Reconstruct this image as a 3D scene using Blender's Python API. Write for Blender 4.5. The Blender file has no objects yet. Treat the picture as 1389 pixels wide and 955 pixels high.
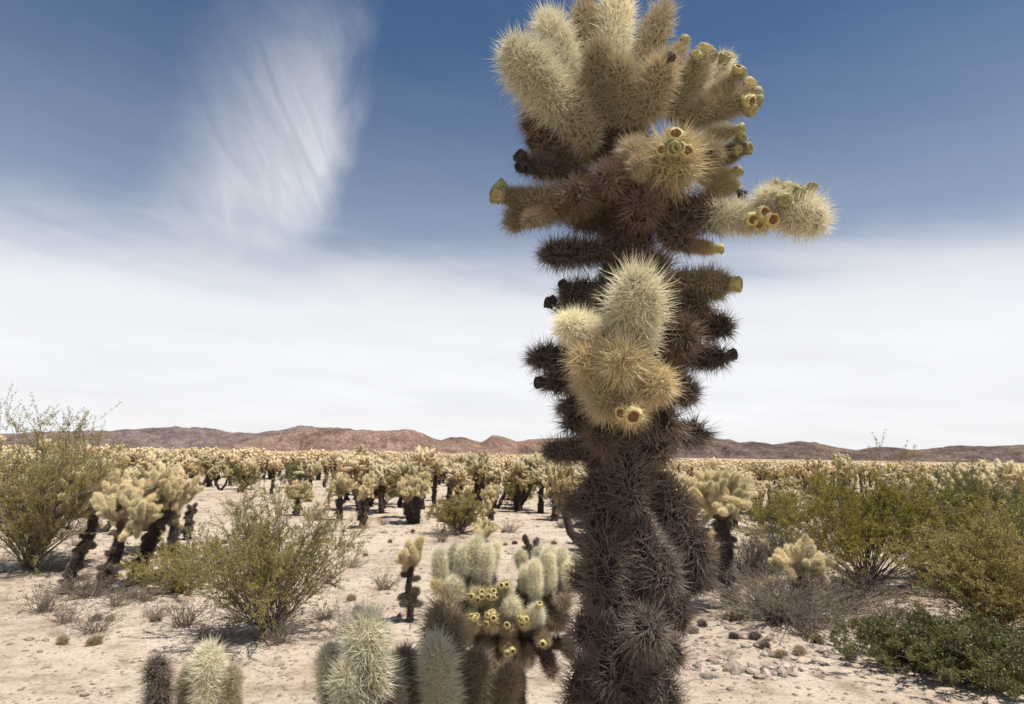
import bpy, math, numpy as np
from mathutils import Vector, Matrix, Quaternion

# ------------------------------------------------------------------ camera
scene = bpy.context.scene
COL = scene.collection
W0, H0, FPX = 1389.0, 955.0, 867.0
CAM_H = 1.25
PITCH = math.atan((617.0 - 477.5) / FPX)
ROLL = math.radians(0.9)
CF = Vector((0, math.cos(PITCH), math.sin(PITCH)))
_r = Vector((1, 0, 0)); _u = Vector((0, -math.sin(PITCH), math.cos(PITCH)))
CR = _r * math.cos(ROLL) + _u * math.sin(ROLL)
CU = _u * math.cos(ROLL) - _r * math.sin(ROLL)
CP = Vector((0, 0, CAM_H))
cd = bpy.data.cameras.new('camera'); cam = bpy.data.objects.new('camera', cd); COL.objects.link(cam)
cd.sensor_fit = 'HORIZONTAL'; cd.sensor_width = 36.0; cd.lens = FPX / W0 * 36.0
cd.dof.use_dof = True; cd.dof.focus_distance = 1.5; cd.dof.aperture_fstop = 12.0
cd.clip_start = 0.05; cd.clip_end = 20000
m = Matrix((CR, CU, -CF)).transposed().to_4x4(); m.translation = CP
cam.matrix_world = m
scene.camera = cam

# ------------------------------------------------------------------ world + sun
SUN_EL = math.radians(70); SUN_AZ = math.atan2(0.84, -0.54)       # from +Y towards +X
world = bpy.data.worlds.new('World'); scene.world = world; world.use_nodes = True
nt = world.node_tree; nt.nodes.clear()
N = nt.nodes.new; L = nt.links.new
def wmath(op, a, b=None, c=None, clamp=False):
    n = N('ShaderNodeMath'); n.operation = op; n.use_clamp = clamp
    for i, v in enumerate((a, b, c)):
        if v is None: continue
        if isinstance(v, (int, float)): n.inputs[i].default_value = v
        else: L(v, n.inputs[i])
    return n.outputs[0]
def wmap(v, a, b, c=0.0, d=1.0, smooth=True):
    n = N('ShaderNodeMapRange'); n.interpolation_type = 'SMOOTHSTEP' if smooth else 'LINEAR'
    L(v, n.inputs['Value'])
    for k, x in (('From Min', a), ('From Max', b), ('To Min', c), ('To Max', d)): n.inputs[k].default_value = x
    return n.outputs['Result']
def wnoise(vec, scale, detail=6, rough=0.55, dist=0.0):
    n = N('ShaderNodeTexNoise'); L(vec, n.inputs['Vector'])
    n.inputs['Scale'].default_value = scale; n.inputs['Detail'].default_value = detail
    n.inputs['Roughness'].default_value = rough; n.inputs['Distortion'].default_value = dist
    return n.outputs['Fac']
sky = N('ShaderNodeTexSky'); sky.sky_type = 'NISHITA'; sky.sun_disc = False
sky.sun_elevation = SUN_EL; sky.sun_rotation = SUN_AZ
sky.altitude = 900; sky.air_density = 1.0; sky.dust_density = 0.6; sky.ozone_density = 1.6
gam = N('ShaderNodeGamma'); L(sky.outputs[0], gam.inputs[0]); gam.inputs[1].default_value = 1.0
hsv = N('ShaderNodeHueSaturation'); L(gam.outputs[0], hsv.inputs['Color'])
hsv.inputs['Saturation'].default_value = 1.12; hsv.inputs['Value'].default_value = 1.0
bg1 = N('ShaderNodeBackground'); L(hsv.outputs[0], bg1.inputs[0]); bg1.inputs[1].default_value = 0.068
bg2 = N('ShaderNodeBackground'); bg2.inputs[0].default_value = (0.92, 0.925, 0.945, 1); bg2.inputs[1].default_value = 0.78
tc = N('ShaderNodeTexCoord'); sp = N('ShaderNodeSeparateXYZ'); L(tc.outputs['Generated'], sp.inputs[0])
X, Y, Z = sp.outputs
zz = wmath('ADD', wmath('MAXIMUM', Z, 0.0), 0.16)
U = wmath('DIVIDE', X, zz); V = wmath('DIVIDE', Y, zz)
def comb(a, b, c=0.0):
    n = N('ShaderNodeCombineXYZ')
    for i, v in enumerate((a, b, c)):
        if isinstance(v, (int, float)): n.inputs[i].default_value = v
        else: L(v, n.inputs[i])
    return n.outputs[0]
flat = comb(U, V)
# broad veil of high cloud that thickens towards the horizon
nb = wnoise(comb(wmath('MULTIPLY', U, 0.55), wmath('MULTIPLY', V, 1.0)), 1.3, 5, 0.55, 0.4)
az = wmath('ARCTAN2', X, Y)
elev = wmath('ARCSINE', Z)
nf = wnoise(comb(wmath('MULTIPLY', X, 2.2), wmath('MULTIPLY', Y, 2.2), wmath('ADD', wmath('MULTIPLY', Z, 16.0), wmath('MULTIPLY', X, 2.4))), 1.0, 5, 0.55, 0.3)
zj = wmath('ADD', Z, wmath('MULTIPLY', wmath('SUBTRACT', nb, 0.5), 0.13))
zj = wmath('ADD', zj, wmath('MULTIPLY', wmath('SUBTRACT', nf, 0.5), 0.11))
veil = wmath('ADD', wmath('MULTIPLY', wmap(zj, 0.34, 0.20), 0.62), wmath('MULTIPLY', wmap(zj, 0.62, 0.10), 0.38))
# combed wisps
ca, sa = math.cos(math.radians(38)), math.sin(math.radians(38))
ua = wmath('ADD', wmath('MULTIPLY', U, ca), wmath('MULTIPLY', V, sa))
va = wmath('SUBTRACT', wmath('MULTIPLY', V, ca), wmath('MULTIPLY', U, sa))
wisp = wnoise(comb(wmath('MULTIPLY', ua, 0.5), wmath('MULTIPLY', va, 4.0)), 2.4, 8, 0.62, 1.0)
big = wnoise(flat, 0.9, 3, 0.5, 0.2)
w1 = wmath('MULTIPLY', wmap(wisp, 0.50, 0.80), wmap(big, 0.48, 0.70))
# one plume of cirrus standing west of the plain: a cloud at its own place in the sky
pn = wnoise(comb(az, elev), 3.2, 5, 0.55, 0.6)
axis = wmath('ADD', -0.365, wmath('MULTIPLY', wmath('SUBTRACT', elev, 0.36), 0.10))
da = wmath('SUBTRACT', az, axis)
da = wmath('ADD', da, wmath('MULTIPLY', wmath('SUBTRACT', pn, 0.5), 0.20))
pl = wmath('MULTIPLY', wmap(da, 0.10, 0.02), wmap(da, -0.20, 0.02))
eb = wmath('ADD', elev, wmath('MULTIPLY', wmath('SUBTRACT', pn, 0.5), 0.10))
pl = wmath('MULTIPLY', pl, wmath('MULTIPLY', wmap(eb, 0.27, 0.38), wmap(eb, 0.72, 0.42)))
fib = wnoise(comb(wmath('ADD', wmath('MULTIPLY', az, 7.0), wmath('MULTIPLY', elev, 4.6)), wmath('MULTIPLY', elev, 2.2)), 1.9, 9, 0.62, 1.3)
pl = wmath('MULTIPLY', pl, wmap(fib, 0.22, 0.78, 0.55, 1.0))
cov = wmath('MAXIMUM', veil, wmath('MULTIPLY', w1, 0.35))
cov = wmath('ADD', cov, wmath('MULTIPLY', pl, 0.72))
cov = wmath('MULTIPLY', wmath('MINIMUM', cov, 1.0), 0.93)
mx = N('ShaderNodeMixShader'); L(cov, mx.inputs[0]); vb = wmath('MULTIPLY', wmath('ADD', wmath('MULTIPLY', wmath('ADD', nf, nb), 0.22), 0.78), bg2.inputs[1].default_value); L(vb, bg2.inputs[1]); L(bg1.outputs[0], mx.inputs[1]); L(bg2.outputs[0], mx.inputs[2])
wo = N('ShaderNodeOutputWorld'); L(mx.outputs[0], wo.inputs[0])

sd = bpy.data.lights.new('sun', 'SUN'); sun = bpy.data.objects.new('sun', sd); COL.objects.link(sun)
sd.energy = 5.0; sd.angle = math.radians(0.5); sd.color = (1.0, 0.945, 0.86)
SD = Vector((math.sin(SUN_AZ) * math.cos(SUN_EL), math.cos(SUN_AZ) * math.cos(SUN_EL), math.sin(SUN_EL)))
sun.rotation_euler = SD.to_track_quat('Z', 'Y').to_euler(); sun.location = SD * 50
vs = scene.view_settings
scene.cycles.max_bounces = 5; scene.cycles.diffuse_bounces = 3; scene.cycles.transmission_bounces = 3; scene.cycles.glossy_bounces = 2
vs.view_transform = 'Standard'; vs.look = 'None'; vs.exposure = 0.40; vs.gamma = 1.0; vs.use_curve_mapping = False

# ------------------------------------------------------------------ helpers
def ray(px, py):
    return (CF * FPX + CR * (px - W0 / 2) + CU * (H0 / 2 - py)).normalized()
def P(px, py, y):
    """the point seen at a pixel that stands y metres ahead of the camera"""
    d = ray(px, py); return CP + d * (y / d.y)
def vn(x, y, seed=0):
    x = np.asarray(x, float); y = np.asarray(y, float)
    xi = np.floor(x); yi = np.floor(y); fx = x - xi; fy = y - yi
    fx = fx * fx * (3 - 2 * fx); fy = fy * fy * (3 - 2 * fy)
    def h(a, b):
        s = np.sin(a * 127.1 + b * 311.7 + seed * 74.7) * 43758.5453
        return s - np.floor(s)
    return (h(xi, yi) * (1 - fx) + h(xi + 1, yi) * fx) * (1 - fy) + (h(xi, yi + 1) * (1 - fx) + h(xi + 1, yi + 1) * fx) * fy - 0.5
def fbm(x, y, seed=0, o=4):
    s = 0; a = 1.0
    for k in range(o):
        s = s + a * vn(np.asarray(x) * 2 ** k + 17 * k, np.asarray(y) * 2 ** k - 9 * k, seed + k); a *= 0.5
    return s
def gz(x, y):
    x = np.asarray(x, float); y = np.asarray(y, float)
    r = np.hypot(x, y); far = 1 / (1 + (r / 120.0) ** 2)
    return (0.16 * vn(x / 9 + 3, y / 9, 1) + 0.07 * vn(x / 2.3, y / 2.3, 2) + 0.022 * vn(x / 0.55, y / 0.55, 3)) * far
def GP(px, py):
    """the point of the ground seen at a pixel"""
    d = ray(px, py); z = 0.0
    for _ in range(6):
        t = (z - CAM_H) / d.z; p = CP + d * t; z = float(gz(p.x, p.y))
    return p
def on_ground(x, y, sink=0.0): return Vector((x, y, float(gz(x, y)) - sink))

def mesh_np(name, verts, tris, mats, midx=None, smooth=False):
    verts = np.asarray(verts, np.float32); tris = np.asarray(tris, np.int32)
    k = tris.shape[1]
    me = bpy.data.meshes.new(name)
    me.vertices.add(len(verts)); me.vertices.foreach_set('co', verts.ravel())
    me.loops.add(tris.size); me.loops.foreach_set('vertex_index', tris.ravel())
    me.polygons.add(len(tris)); me.polygons.foreach_set('loop_start', np.arange(0, tris.size, k, dtype=np.int32))
    for mm in mats: me.materials.append(mm)
    if midx is not None: me.polygons.foreach_set('material_index', np.asarray(midx, np.int32))
    if smooth is True: me.polygons.foreach_set('use_smooth', np.ones(len(tris), bool))
    elif smooth is not False: me.polygons.foreach_set('use_smooth', np.asarray(smooth, bool))
    me.update(calc_edges=True)
    return me
class Geo:
    """collects triangle soups"""
    def __init__(s): s.v = []; s.t = []; s.m = []; s.sm = []; s.n = 0
    def add(s, v, t, mi=0, smooth=False):
        v = np.asarray(v, np.float32); t = np.asarray(t, np.int64)
        if len(t) == 0: return
        s.v.append(v); s.t.append(t + s.n); s.m.append(np.full(len(t), mi)); s.sm.append(np.full(len(t), smooth)); s.n += len(v)
    def mesh(s, name, mats):
        return mesh_np(name, np.concatenate(s.v), np.concatenate(s.t), mats, np.concatenate(s.m), np.concatenate(s.sm))
def link(name, data, parent=None, loc=None):
    o = bpy.data.objects.new(name, data); COL.objects.link(o)
    if parent is not None: o.parent = parent
    if loc is not None: o.location = loc
    return o
def tag(o, label=None, cat=None, group=None, kind=None):
    if label: o['label'] = label
    if cat: o['category'] = cat
    if group: o['group'] = group
    if kind: o['kind'] = kind
    return o
def thing(name, loc, label, cat, group=None):
    o = link(name, None, None, loc); o.empty_display_size = 0.2
    return tag(o, label, cat, group)

# ------------------------------------------------------------------ materials
def mat(name, col, rough=0.8, col2=None, scale=20.0, transl=0.0, objrand=0.0, bump=0.0, spec=0.25, detail=4, coords='Object'):
    mt = bpy.data.materials.new(name); mt.use_nodes = True; t = mt.node_tree; t.nodes.clear()
    n = t.nodes.new; l = t.links.new
    out = n('ShaderNodeOutputMaterial'); pb = n('ShaderNodeBsdfPrincipled')
    pb.inputs['Roughness'].default_value = rough; pb.inputs['Specular IOR Level'].default_value = spec
    c2 = col2 or tuple(c * 0.7 for c in col)
    tcn = n('ShaderNodeTexCoord'); nz = n('ShaderNodeTexNoise'); l(tcn.outputs[coords], nz.inputs['Vector'])
    nz.inputs['Scale'].default_value = scale; nz.inputs['Detail'].default_value = detail
    mr = n('ShaderNodeMapRange'); l(nz.outputs['Fac'], mr.inputs['Value']); mr.inputs['From Min'].default_value = 0.32; mr.inputs['From Max'].default_value = 0.68
    mixc = n('ShaderNodeMix'); mixc.data_type = 'RGBA'; l(mr.outputs[0], mixc.inputs['Factor'])
    mixc.inputs['A'].default_value = (*col, 1); mixc.inputs['B'].default_value = (*c2, 1)
    colout = mixc.outputs['Result']
    if objrand:
        oi = n('ShaderNodeObjectInfo'); h = n('ShaderNodeHueSaturation'); l(colout, h.inputs['Color'])
        a = n('ShaderNodeMapRange'); l(oi.outputs['Random'], a.inputs['Value']); a.inputs['To Min'].default_value = 1 - objrand; a.inputs['To Max'].default_value = 1 + objrand
        l(a.outputs[0], h.inputs['Value'])
        b = n('ShaderNodeMapRange'); l(oi.outputs['Random'], b.inputs['Value']); b.inputs['To Min'].default_value = 0.5 + objrand * 0.05; b.inputs['To Max'].default_value = 0.5 - objrand * 0.05
        l(b.outputs[0], h.inputs['Hue'])
        colout = h.outputs['Color']
    l(colout, pb.inputs['Base Color'])
    if bump:
        bn = n('ShaderNodeBump'); bn.inputs['Strength'].default_value = bump; bn.inputs['Distance'].default_value = 0.02
        l(nz.outputs['Fac'], bn.inputs['Height']); l(bn.outputs[0], pb.inputs['Normal'])
    sh = pb.outputs[0]
    if transl:
        tr = n('ShaderNodeBsdfTranslucent'); l(colout, tr.inputs['Color'])
        ms = n('ShaderNodeMixShader'); ms.inputs[0].default_value = transl; l(sh, ms.inputs[1]); l(tr.outputs[0], ms.inputs[2]); sh = ms.outputs[0]
    l(sh, out.inputs['Surface'])
    return mt
M = {}
M['body_young'] = mat('joint_skin_green', (0.52, 0.48, 0.31), 0.7, (0.36, 0.32, 0.18), objrand=.15)
M['spine_young'] = mat('spines_cream', (0.97, 0.94, 0.80), 0.42, (0.95, 0.89, 0.68), 8, 0.42, 0.14)
M['body_gold'] = mat('joint_skin_gold', (0.32, 0.26, 0.12), 0.7, (0.22, 0.17, 0.08), objrand=.15)
M['spine_gold'] = mat('spines_straw', (0.83, 0.75, 0.52), 0.55, (0.72, 0.61, 0.38), 8, 0.35, 0.10)
M['body_tan'] = mat('joint_skin_tan', (0.16, 0.14, 0.06), 0.8, (0.11, 0.09, 0.05), objrand=.15)
M['spine_tan'] = mat('spines_tan', (0.56, 0.46, 0.31), 0.6, (0.42, 0.33, 0.22), 8, 0.3, 0.12)
M['spine_cream'] = mat('spines_warm_cream', (0.95, 0.87, 0.63), 0.45, (0.88, 0.77, 0.49), 8, 0.3, 0.14)
M['body_beige'] = mat('joint_skin_beige', (0.15, 0.14, 0.07), 0.8, (0.10, 0.09, 0.05), objrand=.15)
M['spine_beige'] = mat('spines_beige', (0.74, 0.66, 0.48), 0.5, (0.58, 0.50, 0.34), 8, 0.35, 0.12)
M['body_brown'] = mat('joint_skin_brown', (0.05, 0.036, 0.027), 0.9, (0.035, 0.025, 0.02), objrand=.15)
M['spine_brown'] = mat('spines_red_brown', (0.29, 0.205, 0.15), 0.7, (0.20, 0.14, 0.105), 8, 0.2, 0.15)
M['body_grey'] = mat('joint_skin_grey', (0.030, 0.025, 0.022), 0.95, (0.02, 0.017, 0.015), objrand=.15)
M['spine_grey'] = mat('spines_weathered_grey', (0.28, 0.23, 0.185), 0.8, (0.175, 0.135, 0.105), 8, 0.15, 0.2)
M['fruit'] = mat('fruit_yellow', (0.56, 0.47, 0.20), 0.6, (0.36, 0.32, 0.13), 2.2, objrand=.15, bump=.3)
M['fruit_cup'] = mat('fruit_cup_orange', (0.36, 0.21, 0.09), 0.8, (0.26, 0.14, 0.06), 60)
M['fruit_green'] = mat('fruit_green', (0.33, 0.31, 0.15), 0.6, (0.20, 0.20, 0.09), 2.2, objrand=.2, bump=.3)
M['fruit_dead'] = mat('fruit_dried', (0.05, 0.045, 0.04), 0.9, (0.03, 0.027, 0.025), 60)
M['trunk_bark'] = mat('cholla_bark', (0.055, 0.042, 0.035), 0.95, (0.025, 0.02, 0.017), 25, bump=.6)
M['stem_grey'] = mat('stem_grey', (0.26, 0.215, 0.17), 0.9, (0.17, 0.135, 0.105), 30)
M['stem_dark'] = mat('stem_dark', (0.13, 0.10, 0.08), 0.9, (0.08, 0.06, 0.05), 30)
M['leaf_olive'] = mat('leaf_olive', (0.27, 0.245, 0.075), 0.5, (0.33, 0.265, 0.08), 6, 0.3, 0.12, spec=.35)
M['leaf_yellow'] = mat('leaf_yellow_green', (0.36, 0.29, 0.035), 0.5, (0.25, 0.215, 0.045), 5, 0.35, 0.1, spec=.35)
M['leaf_dark'] = mat('leaf_dark_green', (0.12, 0.125, 0.045), 0.5, (0.18, 0.165, 0.055), 6, 0.25, 0.12, spec=.35)
M['leaf_dry'] = mat('leaf_dry', (0.26, 0.22, 0.16), 0.8, (0.18, 0.15, 0.11), 6, 0.2, 0.1)
for q_, a_, b_ in (('cream', (.56, .47, .28), (.40, .32, .17)), ('gold', (.40, .29, .13), (.27, .185, .085)), ('tan', (.17, .115, .065), (.11, .075, .045)), ('brown', (.07, .05, .036), (.045, .032, .024))):
    M['core_' + q_] = mat('field_joint_' + q_, a_, 0.7, b_, 9, 0.0, 0.26)
M['stone'] = mat('stone_pale', (0.40, 0.34, 0.28), 0.9, (0.20, 0.155, 0.125), 2.2, objrand=.45, bump=.5)
M['stone_far'] = mat('gravel', (0.34, 0.28, 0.23), 0.9, (0.20, 0.155, 0.13), 3)

def sand_mat():
    mt = bpy.data.materials.new('sand'); mt.use_nodes = True; t = mt.node_tree; t.nodes.clear(); n = t.nodes.new; l = t.links.new
    out = n('ShaderNodeOutputMaterial'); pb = n('ShaderNodeBsdfPrincipled'); pb.inputs['Roughness'].default_value = 0.95; pb.inputs['Specular IOR Level'].default_value = 0.1
    tcn = n('ShaderNodeTexCoord')
    def nz(s, d, r=0.6):
        k = n('ShaderNodeTexNoise'); l(tcn.outputs['Object'], k.inputs['Vector']); k.inputs['Scale'].default_value = s; k.inputs['Detail'].default_value = d; k.inputs['Roughness'].default_value = r
        return k.outputs['Fac']
    def ramp(f, stops):
        k = n('ShaderNodeValToRGB'); l(f, k.inputs[0]); e = k.color_ramp.elements
        e[0].position, e[0].color = stops[0][0], (*stops[0][1], 1); e[1].position, e[1].color = stops[-1][0], (*stops[-1][1], 1)
        for p, c in stops[1:-1]:
            q = e.new(p); q.color = (*c, 1)
        return k.outputs[0]
    def mixc(f, a, b, mode='MIX'):
        k = n('ShaderNodeMix'); k.data_type = 'RGBA'; k.blend_type = mode
        if isinstance(f, float): k.inputs['Factor'].default_value = f
        else: l(f, k.inputs['Factor'])
        l(a, k.inputs['A'])
        if isinstance(b, tuple): k.inputs['B'].default_value = (*b, 1)
        else: l(b, k.inputs['B'])
        return k.outputs['Result']
    base = ramp(nz(0.55, 5), [(0.3, (0.38, 0.30, 0.23)), (0.45, (0.51, 0.43, 0.345)), (0.72, (0.60, 0.525, 0.44))])
    mid = ramp(nz(4.5, 6, 0.7), [(0.35, (0.42, 0.36, 0.31)), (0.5, (0.86, 0.84, 0.81)), (0.68, (1.0, 1.0, 1.0))])
    c = mixc(0.75, base, mid, 'MULTIPLY')
    fine = ramp(nz(38, 5, 0.75), [(0.36, (0.42, 0.36, 0.32)), (0.47, (0.92, 0.9, 0.88)), (0.7, (1.05, 1.04, 1.02))])
    c = mixc(0.7, c, fine, 'MULTIPLY')
    l(c, pb.inputs['Base Color'])
    bp = n('ShaderNodeBump'); bp.inputs['Strength'].default_value = 0.7; bp.inputs['Distance'].default_value = 0.03; l(nz(9, 8, 0.7), bp.inputs['Height'])
    bq = n('ShaderNodeBump'); bq.inputs['Strength'].default_value = 0.6; bq.inputs['Distance'].default_value = 0.008; l(nz(55, 6, 0.75), bq.inputs['Height']); l(bp.outputs[0], bq.inputs['Normal'])
    l(bq.outputs[0], pb.inputs['Normal']); l(pb.outputs[0], out.inputs['Surface'])
    return mt
M['sand'] = sand_mat()
def rock_mat(name, c0, c1, c2):
    mt = bpy.data.materials.new(name); mt.use_nodes = True; t = mt.node_tree; t.nodes.clear(); n = t.nodes.new; l = t.links.new
    out = n('ShaderNodeOutputMaterial'); pb = n('ShaderNodeBsdfPrincipled'); pb.inputs['Roughness'].default_value = 1.0; pb.inputs['Specular IOR Level'].default_value = 0.0
    tcn = n('ShaderNodeTexCoord')
    def nz(s, d):
        k = n('ShaderNodeTexNoise'); l(tcn.outputs['Object'], k.inputs['Vector']); k.inputs['Scale'].default_value = s; k.inputs['Detail'].default_value = d; k.inputs['Roughness'].default_value = .7; return k.outputs['Fac']
    k = n('ShaderNodeValToRGB'); l(nz(0.012, 10), k.inputs[0]); e = k.color_ramp.elements
    e[0].position, e[0].color = 0.36, (*c0, 1); e[1].position, e[1].color = 0.66, (*c2, 1); q = e.new(0.5); q.color = (*c1, 1)
    k2 = n('ShaderNodeValToRGB'); l(nz(0.11, 6), k2.inputs[0]); e = k2.color_ramp.elements
    e[0].position, e[0].color = 0.40, (.45, .42, .40, 1); e[1].position, e[1].color = 0.60, (1.25, 1.22, 1.2, 1)
    mm = n('ShaderNodeMix'); mm.data_type = 'RGBA'; mm.blend_type = 'MULTIPLY'; mm.inputs['Factor'].default_value = 0.8; l(k.outputs[0], mm.inputs['A']); l(k2.outputs[0], mm.inputs['B'])
    l(mm.outputs['Result'], pb.inputs['Base Color'])
    b = n('ShaderNodeBump'); b.inputs['Strength'].default_value = 1.0; b.inputs['Distance'].default_value = 9.0; l(nz(0.05, 8), b.inputs['Height']); l(b.outputs[0], pb.inputs['Normal'])
    l(pb.outputs[0], out.inputs['Surface']); return mt

# ------------------------------------------------------------------ ground
def build_ground():
    na = 600
    rr = np.concatenate([[0.0], 0.25 * (7000 / 0.25) ** (np.linspace(0, 1, 240))])
    aa = np.linspace(0, 2 * np.pi, na, endpoint=False)
    x = rr[:, None] * np.sin(aa)[None]; y = rr[:, None] * np.cos(aa)[None]
    z = gz(x, y)
    v = np.stack([x, y, z], -1).reshape(-1, 3)
    i = np.arange(len(rr) - 1)[:, None] * na; j = np.arange(na)[None]; j2 = (j + 1) % na
    q = np.stack([i + j, i + na + j, i + na + j2, i + j2], -1).reshape(-1, 4)
    q = q[:, ::-1]
    o = link('ground', mesh_np('ground', v, q, [M['sand']], smooth=True)); tag(o, 'pale pinkish sandy desert floor with gravel', 'ground', kind='structure')
build_ground()

# ------------------------------------------------------------------ hills
def build_hills(name, prof, D, width, seed, mt, label):
    px = np.array([p[0] for p in prof], float); py = np.array([p[1] for p in prof], float)
    nx, ny = 420, 110
    s = np.linspace(px[0], px[-1], nx); top = np.interp(s, px, py)
    rx = np.zeros(nx); hz = np.zeros(nx)
    for k in range(nx):
        d = ray(s[k], top[k]); rx[k] = d.x / d.y * D; hz[k] = max(CAM_H + d.z / d.y * D, 0.0)
    hz = hz + (fbm(rx / (0.02 * D), rx * 0, seed, 4)) * hz * 0.10
    edge = np.clip(np.minimum(np.arange(nx), np.arange(nx)[::-1]) / 25.0, 0, 1); edge = edge * edge * (3 - 2 * edge)
    hz = hz * edge
    w = np.linspace(-1.25, 1.0, ny)                     # -1 front foot, 0 ridge, +1 back foot
    xx, ww = np.meshgrid(rx, w); hh = np.meshgrid(hz, w)[0]
    yy = D + ww * width * (0.75 + 0.5 * fbm(xx / (0.12 * D), xx * 0 + 3, seed + 5, 2))
    slope = np.clip(1 - np.abs(ww), 0, 1)
    base = slope ** 1.15
    g = 1 - 2 * np.abs(fbm((xx + 0.25 * (yy - D)) / (0.030 * D), (yy) / (0.09 * D), seed + 9, 4))     # ridged spurs
    g2 = 1 - 2 * np.abs(fbm((xx - 0.35 * (yy - D)) / (0.011 * D), (yy) / (0.03 * D), seed + 13, 3))
    midw = 4 * slope * (1 - slope)
    z = hh * (base - midw * (0.40 * (1 - g) * 0.6 + 0.16 * (1 - g2) * 0.6))
    fan = np.clip((1.25 + ww) / 0.35, 0, 1) * np.clip(1.2 - np.abs(ww), 0, 1)
    z = np.maximum(z, hh * 0.13 * fan) - 0.6
    z = np.where((ww <= -1.24) | (ww >= 0.99), -1.0, z)
    v = np.stack([xx, yy, z], -1).reshape(-1, 3)
    i = np.arange(ny - 1)[:, None] * nx; j = np.arange(nx - 1)[None]
    q = np.stack([i + j, i + j + 1, i + nx + j + 1, i + nx + j], -1).reshape(-1, 4)
    o = link(name, mesh_np(name, v, q, [mt], smooth=True)); tag(o, label, 'hills', kind='structure')
rA = rock_mat('rock_haze_mauve', (0.12, 0.095, 0.10), (0.19, 0.145, 0.14), (0.27, 0.21, 0.19))  # far ridge: distance haze put into the rock colour, faded towards purple grey
rB = rock_mat('rock_pink_brown', (0.14, 0.095, 0.08), (0.24, 0.165, 0.13), (0.33, 0.24, 0.19))
rC = rock_mat('rock_dark_brown', (0.09, 0.07, 0.066), (0.15, 0.115, 0.10), (0.23, 0.18, 0.15))
build_hills('hills', [(-420, 596), (-250, 585), (-60, 590), (40, 586), (110, 583), (150, 584), (200, 579), (230, 577), (262, 578), (290, 582), (315, 585), (345, 588), (380, 583), (405, 578), (440, 580), (500, 590), (560, 600), (640, 612)], 3000, 620, 3, rA, 'far mauve ridge on the left of the plain')
build_hills('hills', [(280, 612), (320, 602), (350, 594), (385, 586), (420, 581), (470, 580), (510, 582), (550, 582), (572, 586), (592, 595), (620, 602), (650, 610), (690, 616)], 1900, 420, 21, rB, 'broad reddish brown hill in the middle')
build_hills('hills', [(540, 612), (585, 602), (608, 594), (624, 591), (640, 596), (652, 599), (668, 590), (684, 592), (700, 598), (716, 595), (740, 593), (780, 592), (830, 600), (870, 606), (930, 616)], 2400, 450, 37, rB, 'small peaked reddish hills beside the broad hill')
build_hills('hills', [(800, 612), (860, 600), (920, 593), (960, 590), (985, 595), (1003, 599), (1020, 597), (1050, 603), (1085, 598), (1105, 599), (1130, 605), (1160, 610), (1186, 605), (1210, 606), (1240, 610), (1290, 604), (1347, 604), (1430, 600), (1600, 606), (1800, 626)], 2100, 460, 51, rC, 'dark brown rolling hills on the right')

# ------------------------------------------------------------------ spiny tubes
def frames(pts):
    pts = np.asarray(pts, float); t = np.gradient(pts, axis=0); t /= np.linalg.norm(t, axis=1)[:, None] + 1e-9
    a = np.array([1.0, 0, 0]) if abs(t[0][0]) < 0.8 else np.array([0, 1.0, 0])
    us = []
    for k in range(len(pts)):
        a = a - t[k] * (a @ t[k]); a /= np.linalg.norm(a); us.append(a.copy())
    u = np.array(us); return pts, t, u, np.cross(t, u)
def tube(g, pts, rad, segs, mi=0, rough=0.0, rng=None, capend=True):
    pts, t, u, v = frames(pts); rad = np.asarray(rad, float); n = len(pts)
    th = np.arange(segs) / segs * 2 * np.pi
    rr = np.repeat(rad[:, None], segs, 1)
    if rough: rr = rr * (1 + rng.uniform(-rough, rough, rr.shape))
    vv = pts[:, None] + rr[..., None] * (np.cos(th)[None, :, None] * u[:, None] + np.sin(th)[None, :, None] * v[:, None])
    vv = vv.reshape(-1, 3)
    i = np.arange(n - 1)[:, None] * segs; j = np.arange(segs)[None]; j2 = (j + 1) % segs
    a, b, c, d = (i + j).ravel(), (i + j2).ravel(), (i + segs + j2).ravel(), (i + segs + j).ravel()
    tri = np.concatenate([np.stack([a, b, c], 1), np.stack([a, c, d], 1)])
    cap = [(0, j_ + 1, j_) for j_ in range(1, segs - 1)]
    if capend: cap += [((n - 1) * segs, (n - 1) * segs + j_, (n - 1) * segs + j_ + 1) for j_ in range(1, segs - 1)]
    g.add(vv, np.concatenate([tri, np.array(cap)]), mi, True)
def spikes(g, pos, direc, length, width, rng, mi=1, blades=False):
    n = len(pos); a = rng.normal(size=(n, 3)); s = np.cross(direc, a); s /= np.linalg.norm(s, axis=1)[:, None] + 1e-9
    tip = pos + direc * length[:, None]
    if blades:
        v = np.stack([pos + s * width, pos - s * width, tip], 1).reshape(-1, 3)
        g.add(v, np.arange(3 * n).reshape(n, 3), mi); return
    s2 = np.cross(direc, s)
    b0 = pos + s * width; b1 = pos + (-0.5 * s + 0.866 * s2) * width; b2 = pos + (-0.5 * s - 0.866 * s2) * width
    v = np.stack([b0, b1, b2, tip], 1).reshape(-1, 3); k = np.arange(n)[:, None] * 4
    t = np.concatenate([k + np.array([[0, 1, 3]]), k + np.array([[1, 2, 3]]), k + np.array([[2, 0, 3]])])
    g.add(v, t, mi)
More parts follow.
